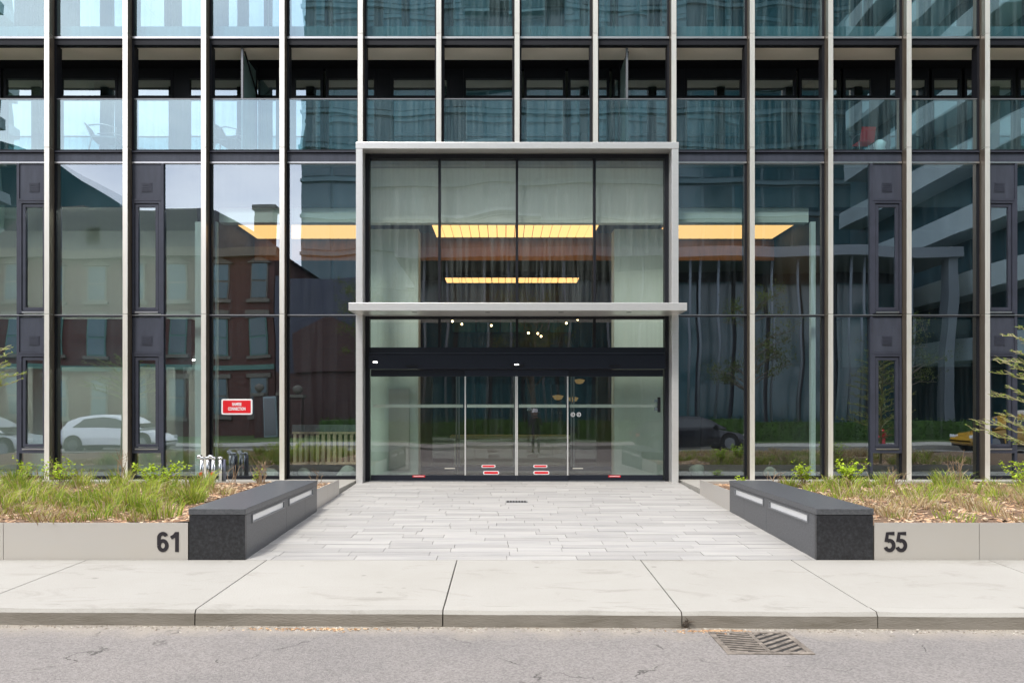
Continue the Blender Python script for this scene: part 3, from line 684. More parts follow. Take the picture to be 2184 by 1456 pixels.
box('housing', -12.5, -6.6, 1.55, 1.68, 2.455, 2.499, 'greymetal', lf); box('diffuser', -12.5, -6.6, 1.56, 1.67, 2.43, 2.454, 'lin_low', lf)
lf = thing('linear_lamp', 'white linear ceiling lamp in the upper room at left', 'lamp', (-8.5, .4, 5.44), 'linear room lamps')
box('housing', -12.5, -6.6, .34, .46, 5.455, 5.499, 'greymetal', lf); box('diffuser', -12.5, -6.6, .35, .45, 5.43, 5.454, 'lin', lf)  # unseen lamp, added behind the shadow box to brighten the wall
# pendant lamps
pend = [(965, 685, 20.0), (985, 691, 21.0), (1048, 694, 20.5), (1127, 710, 19.6), (1147, 711, 20.6), (1154, 717, 20.1), (1208, 689, 21.0), (1232, 681, 19.8)]
names = ['first', 'second', 'third', 'fourth', 'fifth', 'sixth', 'seventh', 'eighth']
for i, (px, py, d) in enumerate(pend):
    x, y, z = X(px, d), d - 15, Z(py, d)
    t = thing('globe_pendant', names[i] + ' small glowing globe pendant from the left, seen above the doors', 'pendant lamp', (x, y, z), 'globe pendants in the lobby')
    MB().lathe([(.002, -.028), (.02, -.02), (.028, 0), (.02, .02), (.002, .028)], (x, y, z), 10).build('globe', 'bulb', t, smooth=True)
    MB().tube([(x, y, z + .05), (x, y, 5.62)], .006, 5).build('cord', 'black', t)
for i, (px, py, d) in enumerate([(1190, 846, 19), (1222, 850, 19.4), (1236, 812, 20)]):
    x, y, z = X(px, d), d - 15, Z(py, d)
    t = thing('bowl_pendant', ('left', 'middle', 'upper right')[i] + ' amber bowl pendant hanging behind the right hand door', 'pendant lamp', (x, y, z), 'bowl pendants in the lobby')
    MB().lathe([(.02, -.08), (.09, -.06), (.14, 0.02), (.135, .03), (.01, .05)], (x, y, z), 14).build('bowl', 'bowl', t, smooth=True)
    MB().tube([(x, y, z + .05), (x, y, 5.62)], .008, 5).build('cord', 'black', t)
# reception desk and slatted timber screen, boulders
rd_ = thing('reception_desk', 'low pale reception desk deep inside behind the doors', 'desk', (-.4, 4.5, 0))
box('front_panel', -1.5, 1.3, 4.3, 4.4, 0, .62, 'plaster', rd_); box('counter', -1.6, 1.4, 4.25, 5.0, .64, .72, 'beige', rd_)
vd = thing('inner_doors', 'inner glazed vestibule doors with pale stiles behind the sliding doors', 'door', (0, 2.4, 0))
for (xa, xb) in ((-2.45, -1.30), (-1.28, -.01), (.01, 1.28), (1.30, 2.45)):
    lf2 = box('door_leaf', xa, xb, 2.38, 2.42, .0, .09, 'navy', vd); box('head_rail', xa, xb, 2.38, 2.42, 2.15, 2.25, 'navy', lf2)
    for a in (xa, xb - .035): box('stile', a, a + .035, 2.385, 2.415, .09, 2.15, 'greymetal', lf2)
    pane(xa + .035, xb - .035, .09, 2.15, 'gdoor', lf2, y=2.395)
box('header', -2.45, 2.45, 2.33, 2.47, 2.252, 2.50, 'navy', vd)
ts = thing('slatted_screen', 'low screen of upright oak slats behind the glass left of the portal', 'screen', (-3.95, .75, 0))
box('top_rail', -4.55, -3.15, .70, .86, .93, 1.07, 'greymetal', ts); box('cap_rail', -4.55, -3.15, .69, .84, .885, .928, 'timber', ts); box('bottom_rail', -4.55, -3.15, .69, .84, .27, .31, 'timber', ts)
box('base', -4.55, -3.15, .72, .84, .0, .268, 'black', ts)
for i in range(12): box('slat', -4.53 + i * .115, -4.465 + i * .115, .70, .80, .312, .883, 'timber', ts)
def boulder(px, w, h, d, lab, seed):
    rr = np.random.default_rng(seed); x = X(px, d); y = d - 15
    import bmesh
    bm = bmesh.new(); bmesh.ops.create_icosphere(bm, subdivisions=3, radius=1)
    o1 = rr.normal(0, 1, (6, 3))
    for v in bm.verts:
        n_ = v.co.normalized(); k = 1
        for a in o1: k -= .30 * max(0, n_.dot(Vector(a).normalized()) - .45) * 2
        v.co = Vector((n_.x * w / 2 * k, n_.y * .22 * k, max(n_.z, -.35) * h * k)) + Vector((x, y, .36 * h))
    me = bpy.data.meshes.new('boulder'); bm.to_mesh(me); bm.free()
    o = put('boulder', me, 'rock'); WL[o.name] = Vector(); tag(o, lab, 'boulder', 'boulders behind the glass')
for i, (px, w, h, lab) in enumerate([(572, .46, .19, 'rounded grey boulder behind glass right of the hose connection'), (652, .34, .19, 'flat topped boulder under the left end of the slatted screen'),
        (738, .44, .20, 'rounded boulder under the slatted screen beside the portal post'), (1488, .44, .21, 'wedge shaped boulder behind glass just right of the portal'),
        (1600, .22, .16, 'smallest boulder behind glass right of the second fin from the portal'), (1641, .30, .18, 'small grey boulder behind glass by the leafy shrubs')]):
    boulder(px, w, h, 15.5, lab, i)

# ------------------------------------------------------------------ entrance portal
po = thing('entrance_portal', 'entrance portal with pale metal frame, flat canopy and sliding glass doors', 'entrance', (0, 0, 0))
XP = 3.05
for sx in (-1, 1):
    box('side_post', *sorted((sx * XP, sx * (XP - .125))), -.37, .06, -.02, 6.31, 'portal', po, bevel=.004)
    box('jamb', *sorted((sx * (XP - .127), sx * (XP - .20))), -.10, .08, 0, 6.30, 'black', po)
box('head_beam', -XP - .004, XP + .004, -.375, .06, 6.312, 6.432, 'portal', po, bevel=.004)
box('canopy', -XP - .012, XP + .012, -1.0, -.376, 3.175, 3.315, 'portal', po, bevel=.004)
box('canopy_root', -XP + .128, XP - .128, -.374, -.06, 3.178, 3.312, 'portal', po)
for x in (-1.9, -.55, .8, 2.05): MB().lathe([(.05, 0), (.05, .004)], (x, -.75, 3.17), 14).build('downlight', 'greymetal', po)
box('head_frame', -2.85, 2.85, -.08, .08, 6.22, 6.31, 'black', po)
box('canopy_frame', -2.85, 2.85, -.058, .08, 3.13, 3.36, 'black', po)
box('transom', -2.85, 2.85, -.08, .08, 2.43, 2.58, 'navy', po)
box('transom_trim', -2.85, 2.85, -.09, -.081, 2.455, 2.475, 'spandrel', po)
for x in (-1.5, 0, 1.5):
    for (a, c) in ((3.36, 6.22), (2.58, 3.13)): box('mullion', x - .024, x + .024, -.05, .07, a, c, 'black', po)
xs = (-2.85, -1.524, -1.476, -.024, .024, 1.476, 1.524, 2.85)
for i in range(0, 8, 2):
    for (a, c) in ((3.36, 6.22), (2.58, 3.13)): pane(xs[i], xs[i+1], a, c, 'gport', po)
# door header
box('door_header', -2.85, 2.85, -.16, .06, 2.16, 2.43, 'navy', po, bevel=.004)
for x in (-2.03, 1.87): box('motion_sensor', x - .11, x + .11, -.19, -.161, 2.20, 2.235, 'black', po, bevel=.004)
cs = box('motion_sensor', -.13, .13, -.19, -.161, 2.205, 2.26, 'black', po, bevel=.006); box('indicator', -.05, .03, -.198, -.191, 2.235, 2.25, 'led', cs)
box('indicator', -2.76, -2.68, -.168, -.161, 2.28, 2.30, 'led', po)
# doors: two fixed side lights, two sliding leaves
def door(name, x0, x1, y, slide):
    t = .04
    dd = box(name, x0, x1, y - t/2, y + t/2, .012, .115, 'navy', po, bevel=.003)
    box('top_rail', x0, x1, y - t/2, y + t/2, 2.02, 2.155, 'navy', dd, bevel=.003)
    pane(x0 + (.025 if slide else .045), x1 - (.025 if slide else .045), .115, 2.02, 'gdoor', dd, y=y - .006)
    sw = .024 if slide else .043
    for a in (x0, x1 - sw): box('stile', a, a + sw, y - t/2 + .002, y + t/2 - .002, .115, 2.02, 'portal' if slide else 'gdoor', dd)
    box('push_rail', x0 + .045, x1 - .045, y + .012, y + .03, 1.42, 1.48, 'portal', dd)
    return dd
dl = door('side_light', -2.83, -1.0, .0, False); dr = door('side_light', .98, 2.83, .0, False)
sl_ = door('sliding_door', -1.01, -.012, -.07, True); sr_ = door('sliding_door', -.008, .99, -.07, True)
box('threshold', -2.85, 2.85, -.13, .06, -.005, .010, 'greymetal', po)
def pill(parent, x, z, w, h, y):
    s = MB().prism(rrect(x, z, w, h, h * .42), y - .001, y, 'y').build('warning_sticker', 'white', parent)
    MB().prism(rrect(x, z, w * .88, h * .62, h * .3), y - .0025, y - .0012, 'y').build('sticker_field', 'red', s)
pill(sl_, -.50, .165, .31, .07, -.079); pill(sr_, .47, .165, .31, .07, -.079)
pill(sl_, -.55, .29, .27, .055, -.079); pill(sr_, .45, .29, .27, .055, -.079)
for (p, x) in ((dl, -1.90), (dr, 1.89)): lb_ = box('red_label', x - .12, x + .12, -.0225, -.0205, .072, .110, 'red', p); box('label_line', x - .10, x + .10, -.0240, -.0227, .086, .096, 'white', lb_)
for p, x in ((dl, -1.30), (dr, 1.18)): box('pale_label', x - .10, x + .10, -.010, -.0075, .235, .252, 'beige', p)
for x in (1.085, 1.20):
    k = MB().tube([(x, -.0075, 1.285), (x, -.011, 1.285)], .042, 18).build('round_decal', 'white', dr)
    MB().tube([(x, -.0112, 1.285), (x, -.0125, 1.285)], .030, 18).build('decal_field', 'ink', k)
    MB().prism([(x - .012, 1.27), (x + .016, 1.285), (x - .012, 1.30)], -.0142, -.0128, 'y').build('decal_arrow', 'white', k)
cr = box('lock_box', 2.72, 2.775, -.05, -.022, 1.33, 1.62, 'black', dr, bevel=.004); box('lock_plate', 2.66, 2.715, -.045, -.0225, 1.36, 1.42, 'chrome', cr); box('lock_plate', 2.66, 2.715, -.045, -.0225, 1.52, 1.58, 'chrome', cr)

# ------------------------------------------------------------------ siamese connection sign and pipes
sg = thing('fire_sign', 'red SIAMESE CONNECTION sign with white border on the glass', 'sign', (-5.42, -.02, 1.28))
MB().prism(rrect(-5.425, 1.435, .60, .305, .035), -.016, -.0065, 'y').build('plate', 'white', sg)
MB().prism(rrect(-5.425, 1.435, .54, .245, .012), -.019, -.0165, 'y').build('field', 'red', sg)
text('lettering', 'SIAMESE', -5.425, -.021, 1.455, .062, 'white', sg, .03, .62)
text('lettering', 'CONNECTION', -5.425, -.021, 1.365, .062, 'white', sg, .03, .62)
for (xx, lab, gap) in ((-5.77, 'left pair of chrome fire hose standpipes with red caps', .09), (-5.55, 'right pair of chrome fire hose standpipes with red caps', .11)):
    sp = thing('hose_connection', lab, 'standpipe', (xx, -.7, .035), 'fire hose connections')
    for q in (0, 1):
        x = xx + (q - .5) * gap; y = -.7 - .05 * (1 - q)
        MB().tube([(x, y, .036), (x, y, .50)], .034, 12).build('pipe', 'chrome', sp, smooth=True)
        MB().lathe([(.045, 0), (.05, .01), (.05, .035), (.036, .045)], (x, y, .47), 14).build('collar', 'chrome', sp, smooth=True)
    MB().tube([(xx - gap/2, -.752, .515), (xx - gap/2 - .07, -.80, .515)], .036, 12).build('outlet', 'chrome', sp, smooth=True)
    MB().tube([(xx - gap/2, -.79, .20), (xx - gap/2, -.815, .20)], .034, 12).build('red_cap', 'red', sp)
    MB().tube([(xx + .1, -.64, .036), (xx + .1, -.64, .46)], .036, 12).build('back_pipe', 'pipe', sp, smooth=True)

# ------------------------------------------------------------------ granite benches and planters
def bench(xi, xo, num):
    s = 1 if xi > 0 else -1; left = s < 0
    lab = 'black granite bench ' + ('left' if s < 0 else 'right') + ' of the forecourt with two white light strips in its side'
    t = thing('granite_bench', lab, 'bench', ((xi + xo) / 2, -5.2, gz(-5.2)), 'granite benches')
    y0, y1 = YS - .012, -3.62; a, c = sorted((xi, xo))
    box('seat_slab', a, c, y0, y1, .286, .351, 'granite_top', t, bevel=.005)
    box('front_panel', a + .006, c - .006, y0 + .006, y0 + .05, -.23, .282, 'granite', t, bevel=.003)
    th = .05; xa, xb = sorted((xi + s * .006, xi + s * (.006 + th)))
    z1, z0 = .282, -.24
    ys = (y0 + .052, -6.56, -5.32, -5.11, -3.88, y1 - .003)
    sz0, sz1 = .165, .262
    box('side_panel', xa, xb, ys[0], -5.215, z0, sz0 - .003, 'granite_top', t); box('side_panel', xa, xb, -5.211, -4.3, z0, sz0 - .003, 'granite_top', t); box('side_panel', xa, xb, -4.296, ys[5], z0, sz0 - .003, 'granite_top', t)
    box('side_panel', xa, xb, ys[0], ys[5], sz1 + .003, z1, 'granite_top', t)
    for (p, q) in ((ys[0], ys[1]), (ys[2], ys[3]), (ys[4], ys[5])): box('side_panel', xa, xb, p, q, sz0 - .002, sz1 + .002, 'granite_top', t)
    for (p, q) in ((ys[1], ys[2]), (ys[3], ys[4])):
        ls = box('light_strip', *sorted((xi + s * .016, xi + s * .04)), p + .004, q - .004, sz0 + .002, sz1 - .002, 'frost', t)
        fr = MB()
        xx = sorted((xi - s * .002, xi + s * .015))
        fr.box(*xx, p, q, sz1 - .014, sz1); fr.box(*xx, p, q, sz0, sz0 + .014); fr.box(*xx, p, p + .02, sz0 + .014, sz1 - .014); fr.box(*xx, q - .02, q, sz0 + .014, sz1 - .014)
        fr.build('strip_frame', 'greymetal', ls)
    box('back_panel', *sorted((xo - s * .05, xo - s * .006)), y0 + .052, y1, -.23, .282, 'granite', t)
    box('end_panel', min(xi, xo) + .058, max(xi, xo) - .058, y1 - .045, y1 - .004, -.23, .282, 'granite', t)
bench(-2.995, -3.60, '61'); bench(3.063, 3.676, '55')
def planter(s, num):
    t = thing('steel_planter', ('left hand' if s < 0 else 'right hand') + ' low pale steel planter bearing a black house number', 'planter', (s * 6, -4.3, gz(-4.3)), 'planters either side of the forecourt')
    xi = -3.05 if s < 0 else 3.075; xo = -3.606 if s < 0 else 3.682
    js = [xo, -5.57 if s < 0 else 4.80, s * 8.0, s * 11.0, s * 14.0]
    for i in range(4):
        a, c = sorted((js[i] + s * .003, js[i+1] - s * .003)); box('front_panel', a, c, YS, YS + .012, -.22, .20, 'steel', t)
    box('backing', *sorted((xo + s * .01, s * 14)), YS + .013, YS + .05, -.22, .17, 'joint', t)
    ys = (-3.60, -2.72, -2.25, -1.86) if s < 0 else (-3.60, -2.12, -1.86)
    for i in range(len(ys) - 1): box('side_panel', *sorted((xi, xi + s * .012)), ys[i] + .002, ys[i+1] - .002, -.16, .20, 'steel', t)
    box('end_panel', *sorted((xi + s * .013, s * 14)), -1.872, -1.86, -.12, .17, 'steel', t)
    tx = -3.815 if s < 0 else 3.905
    number(num, tx - .118, -.108, .212, YS - .002, t)
planter(-1, '61'); planter(1, '55')
# soil
def soilz(x, y):
    t = (y - YS) / (-1.87 - YS); return .165 - .035 * t + .028 * math.sin(x * 2.1 + y) * math.sin(y * 1.7 - x) + .015 * math.sin(x * 6.3 + 2 * y)
for s in (-1, 1):
    n, m_ = 70, 36; b = MB()
    for j in range(m_ + 1):
        y = YS + .052 + (-1.875 - YS - .052) * j / m_
        for i in range(n + 1):
            xin = s * (3.10) if y > -3.61 else s * 3.69
            if s < 0: xin = -3.07 if y > -3.61 else -3.605
            x = xin + (s * 13.9 - xin) * (i / n) ** 1.5; b.v.append((x, y, soilz(x, y)))
    for j in range(m_):
        for i in range(n):
            q = (j*(n+1) + i, j*(n+1) + i + 1, (j+1)*(n+1) + i + 1, (j+1)*(n+1) + i); b.f.append(q if s > 0 else q[::-1])
    so = struct(b.build('planting_soil', 'mulchsoil', smooth=True))

# ------------------------------------------------------------------ planting
mulch = [(.44, .27, .15), (.34, .2, .11), (.52, .36, .22), (.25, .14, .08), (.58, .45, .3)]
def in_bed(x, y, s):
    return (abs(x) > (3.64 if s < 0 else 3.72)) if y < -3.6 else abs(x) > 3.12
for s, lab in ((-1, 'orange brown bark mulch covering the left planting bed'), (1, 'orange brown bark mulch covering the right planting bed')):
    V = chips('m', 9000, (3.1, 10.5), (YS + .06, -1.9), lambda x, y: 0, .012, .040, mulch, .25)
    co = np.zeros(len(V.vertices) * 3, 'f'); V.vertices.foreach_get('co', co); co = co.reshape(-1, 5, 3); co[:, :, 0] *= s
    ctr = co.mean(1)
    for i in range(len(co)):
        x, y = ctr[i, 0], ctr[i, 1]
        if not in_bed(x, y, s): x2 = s * random.uniform(3.8, 10); co[i, :, 0] += x2 - x; x = x2
        co[i, :, 2] += soilz(x, y) + .004
    V.vertices.foreach_set('co', co.reshape(-1)); V.update()
    stuff(tag(put('bark_mulch', V, 'chip'), lab, 'mulch'))
def blades(name, clumps, cols):
    """clumps: (x, y, radius, n, height, palette weights)"""
    V, F, K = [], [], []
    for (cx, cyy, rad, n, hh, pal, flop) in clumps:
        for i in range(n):
            a = random.uniform(0, 2*math.pi); rr = rad * math.sqrt(random.random()); x, y = cx + rr * math.cos(a), cyy + rr * math.sin(a)
            z = soilz(x, y) - .01; h = hh * random.uniform(.45, 1.12); w = random.uniform(.003, .0065)
            la = a + random.gauss(0, .9); lean = h * (flop * random.uniform(.2, 1.0) + .35 * rr / max(rad, .01)); dx, dy_ = math.cos(la) * lean, math.sin(la) * lean
            px_, py_ = -math.sin(la + 1.2) * w, math.cos(la + 1.2) * w
            if abs(px_) < .002: px_ = .003
            b = len(V)
            V += [(x - px_, y - py_, z), (x + px_, y + py_, z), (x + dx*.35 - px_*.8, y + dy_*.35 - py_*.8, z + h*.6), (x + dx*.35 + px_*.8, y + dy_*.35 + py_*.8, z + h*.6), (x + dx, y + dy_, z + h * (1 - .35 * min(1, lean/h)))]
            F += [(b, b+1, b+3, b+2), (b+2, b+3, b+4)]
            c = cols[np.searchsorted(np.cumsum(pal), random.random() * sum(pal))]; v = random.uniform(.75, 1.25); K += [(c[0]*v, c[1]*v, c[2]*v, 1)] * 5
    me = bpy.data.meshes.new(name); me.from_pydata(V, [], F)
    at = me.color_attributes.new('tone', 'FLOAT_COLOR', 'POINT'); at.data.foreach_set('color', np.array(K, 'f').ravel())
    return me
GC = [(.27, .38, .035), (.42, .48, .06), (.19, .30, .03), (.48, .37, .19), (.36, .24, .12), (.58, .49, .32)]
cl, cr_ = [], []
for i in range(128):                                            # left bed: mostly fresh green, mulch bare near the bench
    y = random.uniform(YS + .25, -2.0); d = y + 15
    px = random.uniform(-120, 520) ; lim = 455 - 60 * (y < -5.2) + 25 * random.random()
    if px > lim - (60 if y < -5 else 0): continue
    x = X(px, d)
    if not in_bed(x, y, -1) or x > -3.9: continue
    front = y < -5.9
    if front and random.random() < .75: cl.append((x, y, .20, 70, .16, (1, 1, 1, 4, 5, 2), 1.0)); continue
    cl.append((x, y, random.uniform(.07, .20), random.choice((45, 75, 110)), random.choice((.13, .19, .26, .33, .42)), random.choice(((6, 5, 4, 1.6, .8, .6), (4, 7, 1, 3, 1, 1), (2, 5, 5, 2, 2, 1))), random.choice((.4, .6, .9))))
for i in range(95):
    y = random.uniform(YS + .1, -2.2); x = random.uniform(-10.4, -4.2); cl.append((x, y, .22, 60, .17, (.6, .8, .4, 4, 4, 2), 1.1))
stuff(tag(put('grass', blades('grass', cl, GC), 'blade'), 'tall fresh green grass with straw growing in the left bed', 'grass'))
for i in range(125):                                            # right bed: greener at the back, straw in front
    y = random.uniform(YS + .2, -2.0); x = random.uniform(4.0, 10.6); back = (y > -4.4)
    if x < 4.7 and y < -4.2 and random.random() < .7: continue
    pal = (5, 4, 2, 2.5, 1, 1) if back or random.random() < .12 else (.5, .9, .3, 5, 4, 3)
    cr_.append((x, y, random.uniform(.08, .24), random.choice((40, 70, 100)), random.choice((.14, .2, .26, .34)) * (1 if back else .85), pal, random.choice((.5, .8, 1.1))))
for i in range(80):
    y = random.uniform(YS + .1, -3); x = random.uniform(4.1, 10.6); cr_.append((x, y, .22, 60, .16, (.2, .4, .1, 5, 4, 3), 1.2))
stuff(tag(put('grass', blades('grass', cr_, GC), 'blade'), 'straw coloured dry grass with green tufts growing in the right bed', 'grass'))
def shrub(px, d, h, w, lab, nleaf=340, base=None):
    x, y = X(px, d), d - 15; z = soilz(x, y) if y < -1.9 else .03
    t = thing('leafy_shrub', lab, 'shrub', (x, y, z), 'bright green leafy shrubs')
    st = MB(); lf_ = MB()
    ns = 11
    for i in range(ns):
        a = 2 * math.pi * i / ns + random.uniform(-.3, .3); r_ = w / 2 * random.uniform(.25, 1); hh = h * random.uniform(.65, 1)
        p0 = Vector((x, y, z - .03)); p2 = Vector((x + r_ * math.cos(a), y + r_ * math.sin(a), z + hh)); p1 = (p0 + p2) / 2 + Vector((0, 0, hh * .12))
        st.tube([p0, p1, p2], [.006, .005, .002], 4)
        for j in range(nleaf // ns):
            u = random.uniform(.35, 1.03); p = (p0 * (1-u)**2 + p1 * 2*u*(1-u) + p2 * u*u) + Vector((random.gauss(0, .03), random.gauss(0, .03), random.gauss(0, .02)))
            L = random.uniform(.03, .058); la = random.uniform(0, 2*math.pi); el = random.uniform(-.3, .8)
            d1 = Vector((math.cos(la)*math.cos(el), math.sin(la)*math.cos(el), math.sin(el))) * L; sd_ = Vector((-math.sin(la), math.cos(la), random.uniform(-.4, .4))) * L * .42
            b = len(lf_.v); lf_.v += [tuple(p), tuple(p + d1*.5 + sd_ - Vector((0,0,.006))), tuple(p + d1), tuple(p + d1*.5 - sd_ - Vector((0,0,.006)))]
            lf_.f += [(b, b+1, b+2), (b, b+2, b+3)]
    st.build('stem', 'twig', t); lf_.build('foliage', 'leaf', t)
shrub(340, 11.6, .50, .80, 'bright green leafy shrub in the left bed beside the hose connections', 620)
shrub(130, 11.9, .48, .6, 'bright leafy shrub in the left bed in front of the white car reflection', 300)
shrub(55, 12.8, .42, .40, 'slim leafy shrub near the left edge of the left bed', 200)
shrub(550, 12.9, .26, .16, 'tiny green seedling behind the left bench', 70)
shrub(1714, 12.6, .40, .42, 'upright bright green shrub just behind the right bench', 300)
shrub(1810, 12.2, .44, .62, 'broad bright green shrub in the right bed by the opening window', 460)
shrub(2190, 11.6, .50, .70, 'bright green shrub at the right edge of the right bed', 380)
shrub(1580, 14.2, .12, .28, 'very low pale green plant at the foot of the glass behind the right bench', 80)
def twigs(px, d, h, w, n, lab):
    x, y = X(px, d), d - 15; z = soilz(x, y) if y < -1.9 else .03; b = MB()
    for i in range(n):
        a = random.uniform(0, 2*math.pi); r_ = w/2 * random.random(); hh = h * random.uniform(.5, 1)
        p0 = Vector((x + random.gauss(0, .03), y + random.gauss(0, .03), z - .03)); p2 = Vector((x + r_*math.cos(a), y + r_*math.sin(a), z + hh)); pm_ = (p0 + p2)/2 + Vector((random.gauss(0, .03), random.gauss(0, .03), .03))
        b.tube([p0, pm_, p2], [.006, .0045, .0025], 4)
        for q in range(2):
            pp = pm_.lerp(p2, random.random()); b.tube([pp, pp + Vector((random.gauss(0, .07), random.gauss(0, .05), random.uniform(.02, .12)))], [.003, .0015], 4)
    o = b.build('bare_shrub', 'twig'); tag(o, lab, 'dry shrub', 'bare twiggy shrubs')
twigs(560, 12.8, .46, .55, 16, 'bare reddish twiggy shrub between the hose connections and the left bench')
twigs(500, 12.6, .40, .22, 5, 'few bare upright stems right beside the hose connections')
twigs(670, 12.6, .34, .34, 4, 'single sprawling dry twig at the far end of the left bench')
twigs(1905, 12.6, .34, .60, 12, 'bare arching twigs behind the right bed grass, left of the next fin')
twigs(2045, 12.6, .60, .45, 10, 'tallest bare pale twigs in the right bed below the yellow taxi reflection')
twigs(1650, 13.0, .30, .50, 7, 'thin bare twigs just behind the right bench')
twigs(265, 12.9, .62, .40, 9, 'thin dry seed stalks in the left bed')
def larch(x, y, h, lab, seed, n=26, reach=1.0, zlo=.5):
    rr = random.Random(seed); z = .14
    t = thing('young_larch', lab, 'tree', (x, y, z), 'young larch trees in the beds')
    br = MB(); bu = MB()
    top = Vector((x + .1, y, z + h))
    br.tube([(x, y, z - .05), (x + .02, y, z + h*.5), tuple(top)], [.03, .02, .006], 7); br.build('trunk', 'larch', t); br = MB()
    def bud(p, s=1):
        for q in range(7):
            a = rr.uniform(0, 2*math.pi); e = rr.uniform(-.2, 1.2); L = rr.uniform(.02, .042) * s
            dv = Vector((math.cos(a)*math.cos(e), math.sin(a)*math.cos(e), math.sin(e))) * L; sv = dv.orthogonal().normalized() * .0035
            b = len(bu.v); bu.v += [tuple(p - sv), tuple(p + sv), tuple(p + dv)]; bu.f.append((b, b+1, b+2))
    for i in range(n):
        u = zlo + (1 - zlo) * i / n; a = i * 2.4 + rr.uniform(-.4, .4); L = reach * (1.15 - .75 * u) * rr.uniform(.7, 1.1)
        p0 = Vector((x + .02, y, z + h * u)); pts = [p0]
        for q in range(1, 6):
            f_ = q / 5; pts.append(p0 + Vector((math.cos(a) * L * f_ + rr.gauss(0, .02), math.sin(a) * L * f_ + rr.gauss(0, .02), L * (.45 * f_ - .15 * f_ * f_) + rr.gauss(0, .015))))
        br.tube(pts, [.015, .012, .010, .008, .006, .004], 5)
        for q in range(1, 6):
            for w_ in range(2):
                p = pts[q-1].lerp(pts[q], rr.random()); sa = a + rr.choice((-1, 1)) * rr.uniform(.5, 1.1); SL = L * rr.uniform(.18, .4) * (1.2 - q / 7)
                e = p + Vector((math.cos(sa) * SL, math.sin(sa) * SL, SL * rr.uniform(.1, .7))); m = (p + e) / 2 + Vector((0, 0, .015))
                br.tube([p, m, e], [.007, .0055, .003], 4)
                for k_ in range(max(2, int(SL / .035))): bud(p.lerp(e, rr.random()))
        for k_ in range(int(L / .03)): bud(pts[rr.randrange(5)].lerp(pts[rr.randrange(1, 6)], rr.random()))
    br.build('branch', 'larch', t); bu.build('needles', 'bud', t)
larch(8.30, -2.6, 2.55, 'young larch with fresh needle tufts at the right edge', 4, 40, 1.0, .22)
larch(-8.95, -2.6, 2.3, 'young larch reaching in with pale green tips at the left edge', 9, 20, 1.5, .62)

# ------------------------------------------------------------------ balcony furniture
def patio_chair(x, y, z, rz, lab, seat='greymetal', high=.80, k=1.0):
    t = thing('patio_chair', lab, 'chair', (x, y, z), 'balcony chairs', rz); t.scale = (k, k, k)
    def P(n_, m_, mt, sm=True): m_.build(n_, mt, t, smooth=sm, local=True)
    P('seat', MB().box(-.24, .24, -.24, .24, .38, .41), seat, False)
    P('backrest', MB().hexa([(-.23, .22, .42), (.23, .22, .42), (.23, .25, .42), (-.23, .25, .42), (-.22, .34, high), (.22, .34, high), (.22, .36, high), (-.22, .36, high)]), seat, False)
    for sx in (-1, 1):
        P('leg', MB().tube([(sx*.25, -.22, 0), (sx*.25, -.25, .58), (sx*.25, .0, .64), (sx*.25, .26, .60)], .014, 6), 'greymetal')
        P('leg', MB().tube([(sx*.25, .28, 0), (sx*.25, .2, .38)], .014, 6), 'greymetal')
zf = ZS1 + .041
patio_chair(X(492, 15.7), .75, zf, R(80), 'dark metal patio chair with curved arms beside the left balcony divider')
patio_chair(X(228, 15.6), .6, zf, R(100), 'low pale outline patio chair on the far left balcony', 'greymetal', .66)
patio_chair(X(1843, 15.3), .33, zf, R(182), 'red fabric chair on the right hand balcony', 'redcloth', .80, .62)
st = thing('side_table', 'small grey side table left of the dark patio chair', 'table', (X(452, 15.6), .6, zf))
box('top', X(436, 15.6), X(468, 15.6), .4, .8, zf + .40, zf + .43, 'greymetal', st)
for (a, c) in ((438, .42), (462, .42), (438, .76), (462, .76)): box('leg', X(a, 15.6), X(a, 15.6) + .02, c, c + .02, zf, zf + .399, 'greymetal', st)
bgm = MB().lathe([(.07, 0), (.11, .04), (.10, .16), (.12, .24), (.05, .30)], (X(1876, 15.3), .30, zf), 12).build('white_bag', 'white', smooth=True); tag(bgm, 'crumpled white bag beside the red balcony chair', 'bag')

# ------------------------------------------------------------------ across the street (seen in the glass)
def YY(d): return -(d - 15)
# brick house
hb = thing('brick_house', 'three storey red brick Victorian house across the street at left', 'house', (-21, -30, -.2))
hx0, hx1, hy0, hy1 = -30.0, -13.6, -41, -30
box('wall', hx0, hx1, hy0, hy1, -.2, 10.6, 'brick', hb)
MB().prism([(hx0 - .3, 10.6), (hx1 + .3, 10.6), (hx1 - 3.4, 12.9), (hx0 + 2, 12.9)], hy0 - .3, hy1 + .3, 'y').build('roof', 'slate', hb)
for cx in (-15.0, -26.5):
    ch = box('chimney', cx - .55, cx + .55, -33.2, -32.2, 10.7, 13.4, 'brick', hb); box('chimney_cap', cx - .7, cx + .7, -33.3, -32.1, 13.402, 13.7, 'stone', ch)
for cx in (-24.0, -20.0):
    dm = MB().prism([(cx - .9, 10.7), (cx + .9, 10.7), (cx + .9, 11.8), (cx, 12.8), (cx - .9, 11.8)], -31.5, -29.75, 'y').build('dormer', 'stone', hb)
    box('pane', cx - .4, cx + .4, -29.74, -29.70, 10.9, 11.8, 'towerglass', dm)
box('cornice', hx0 - .2, hx1 + .2, -29.995, -29.6, 10.1, 10.6, 'stone', hb)
box('string_course', hx0, hx1, -29.995, -29.88, 3.6, 3.9, 'pgreen', hb)
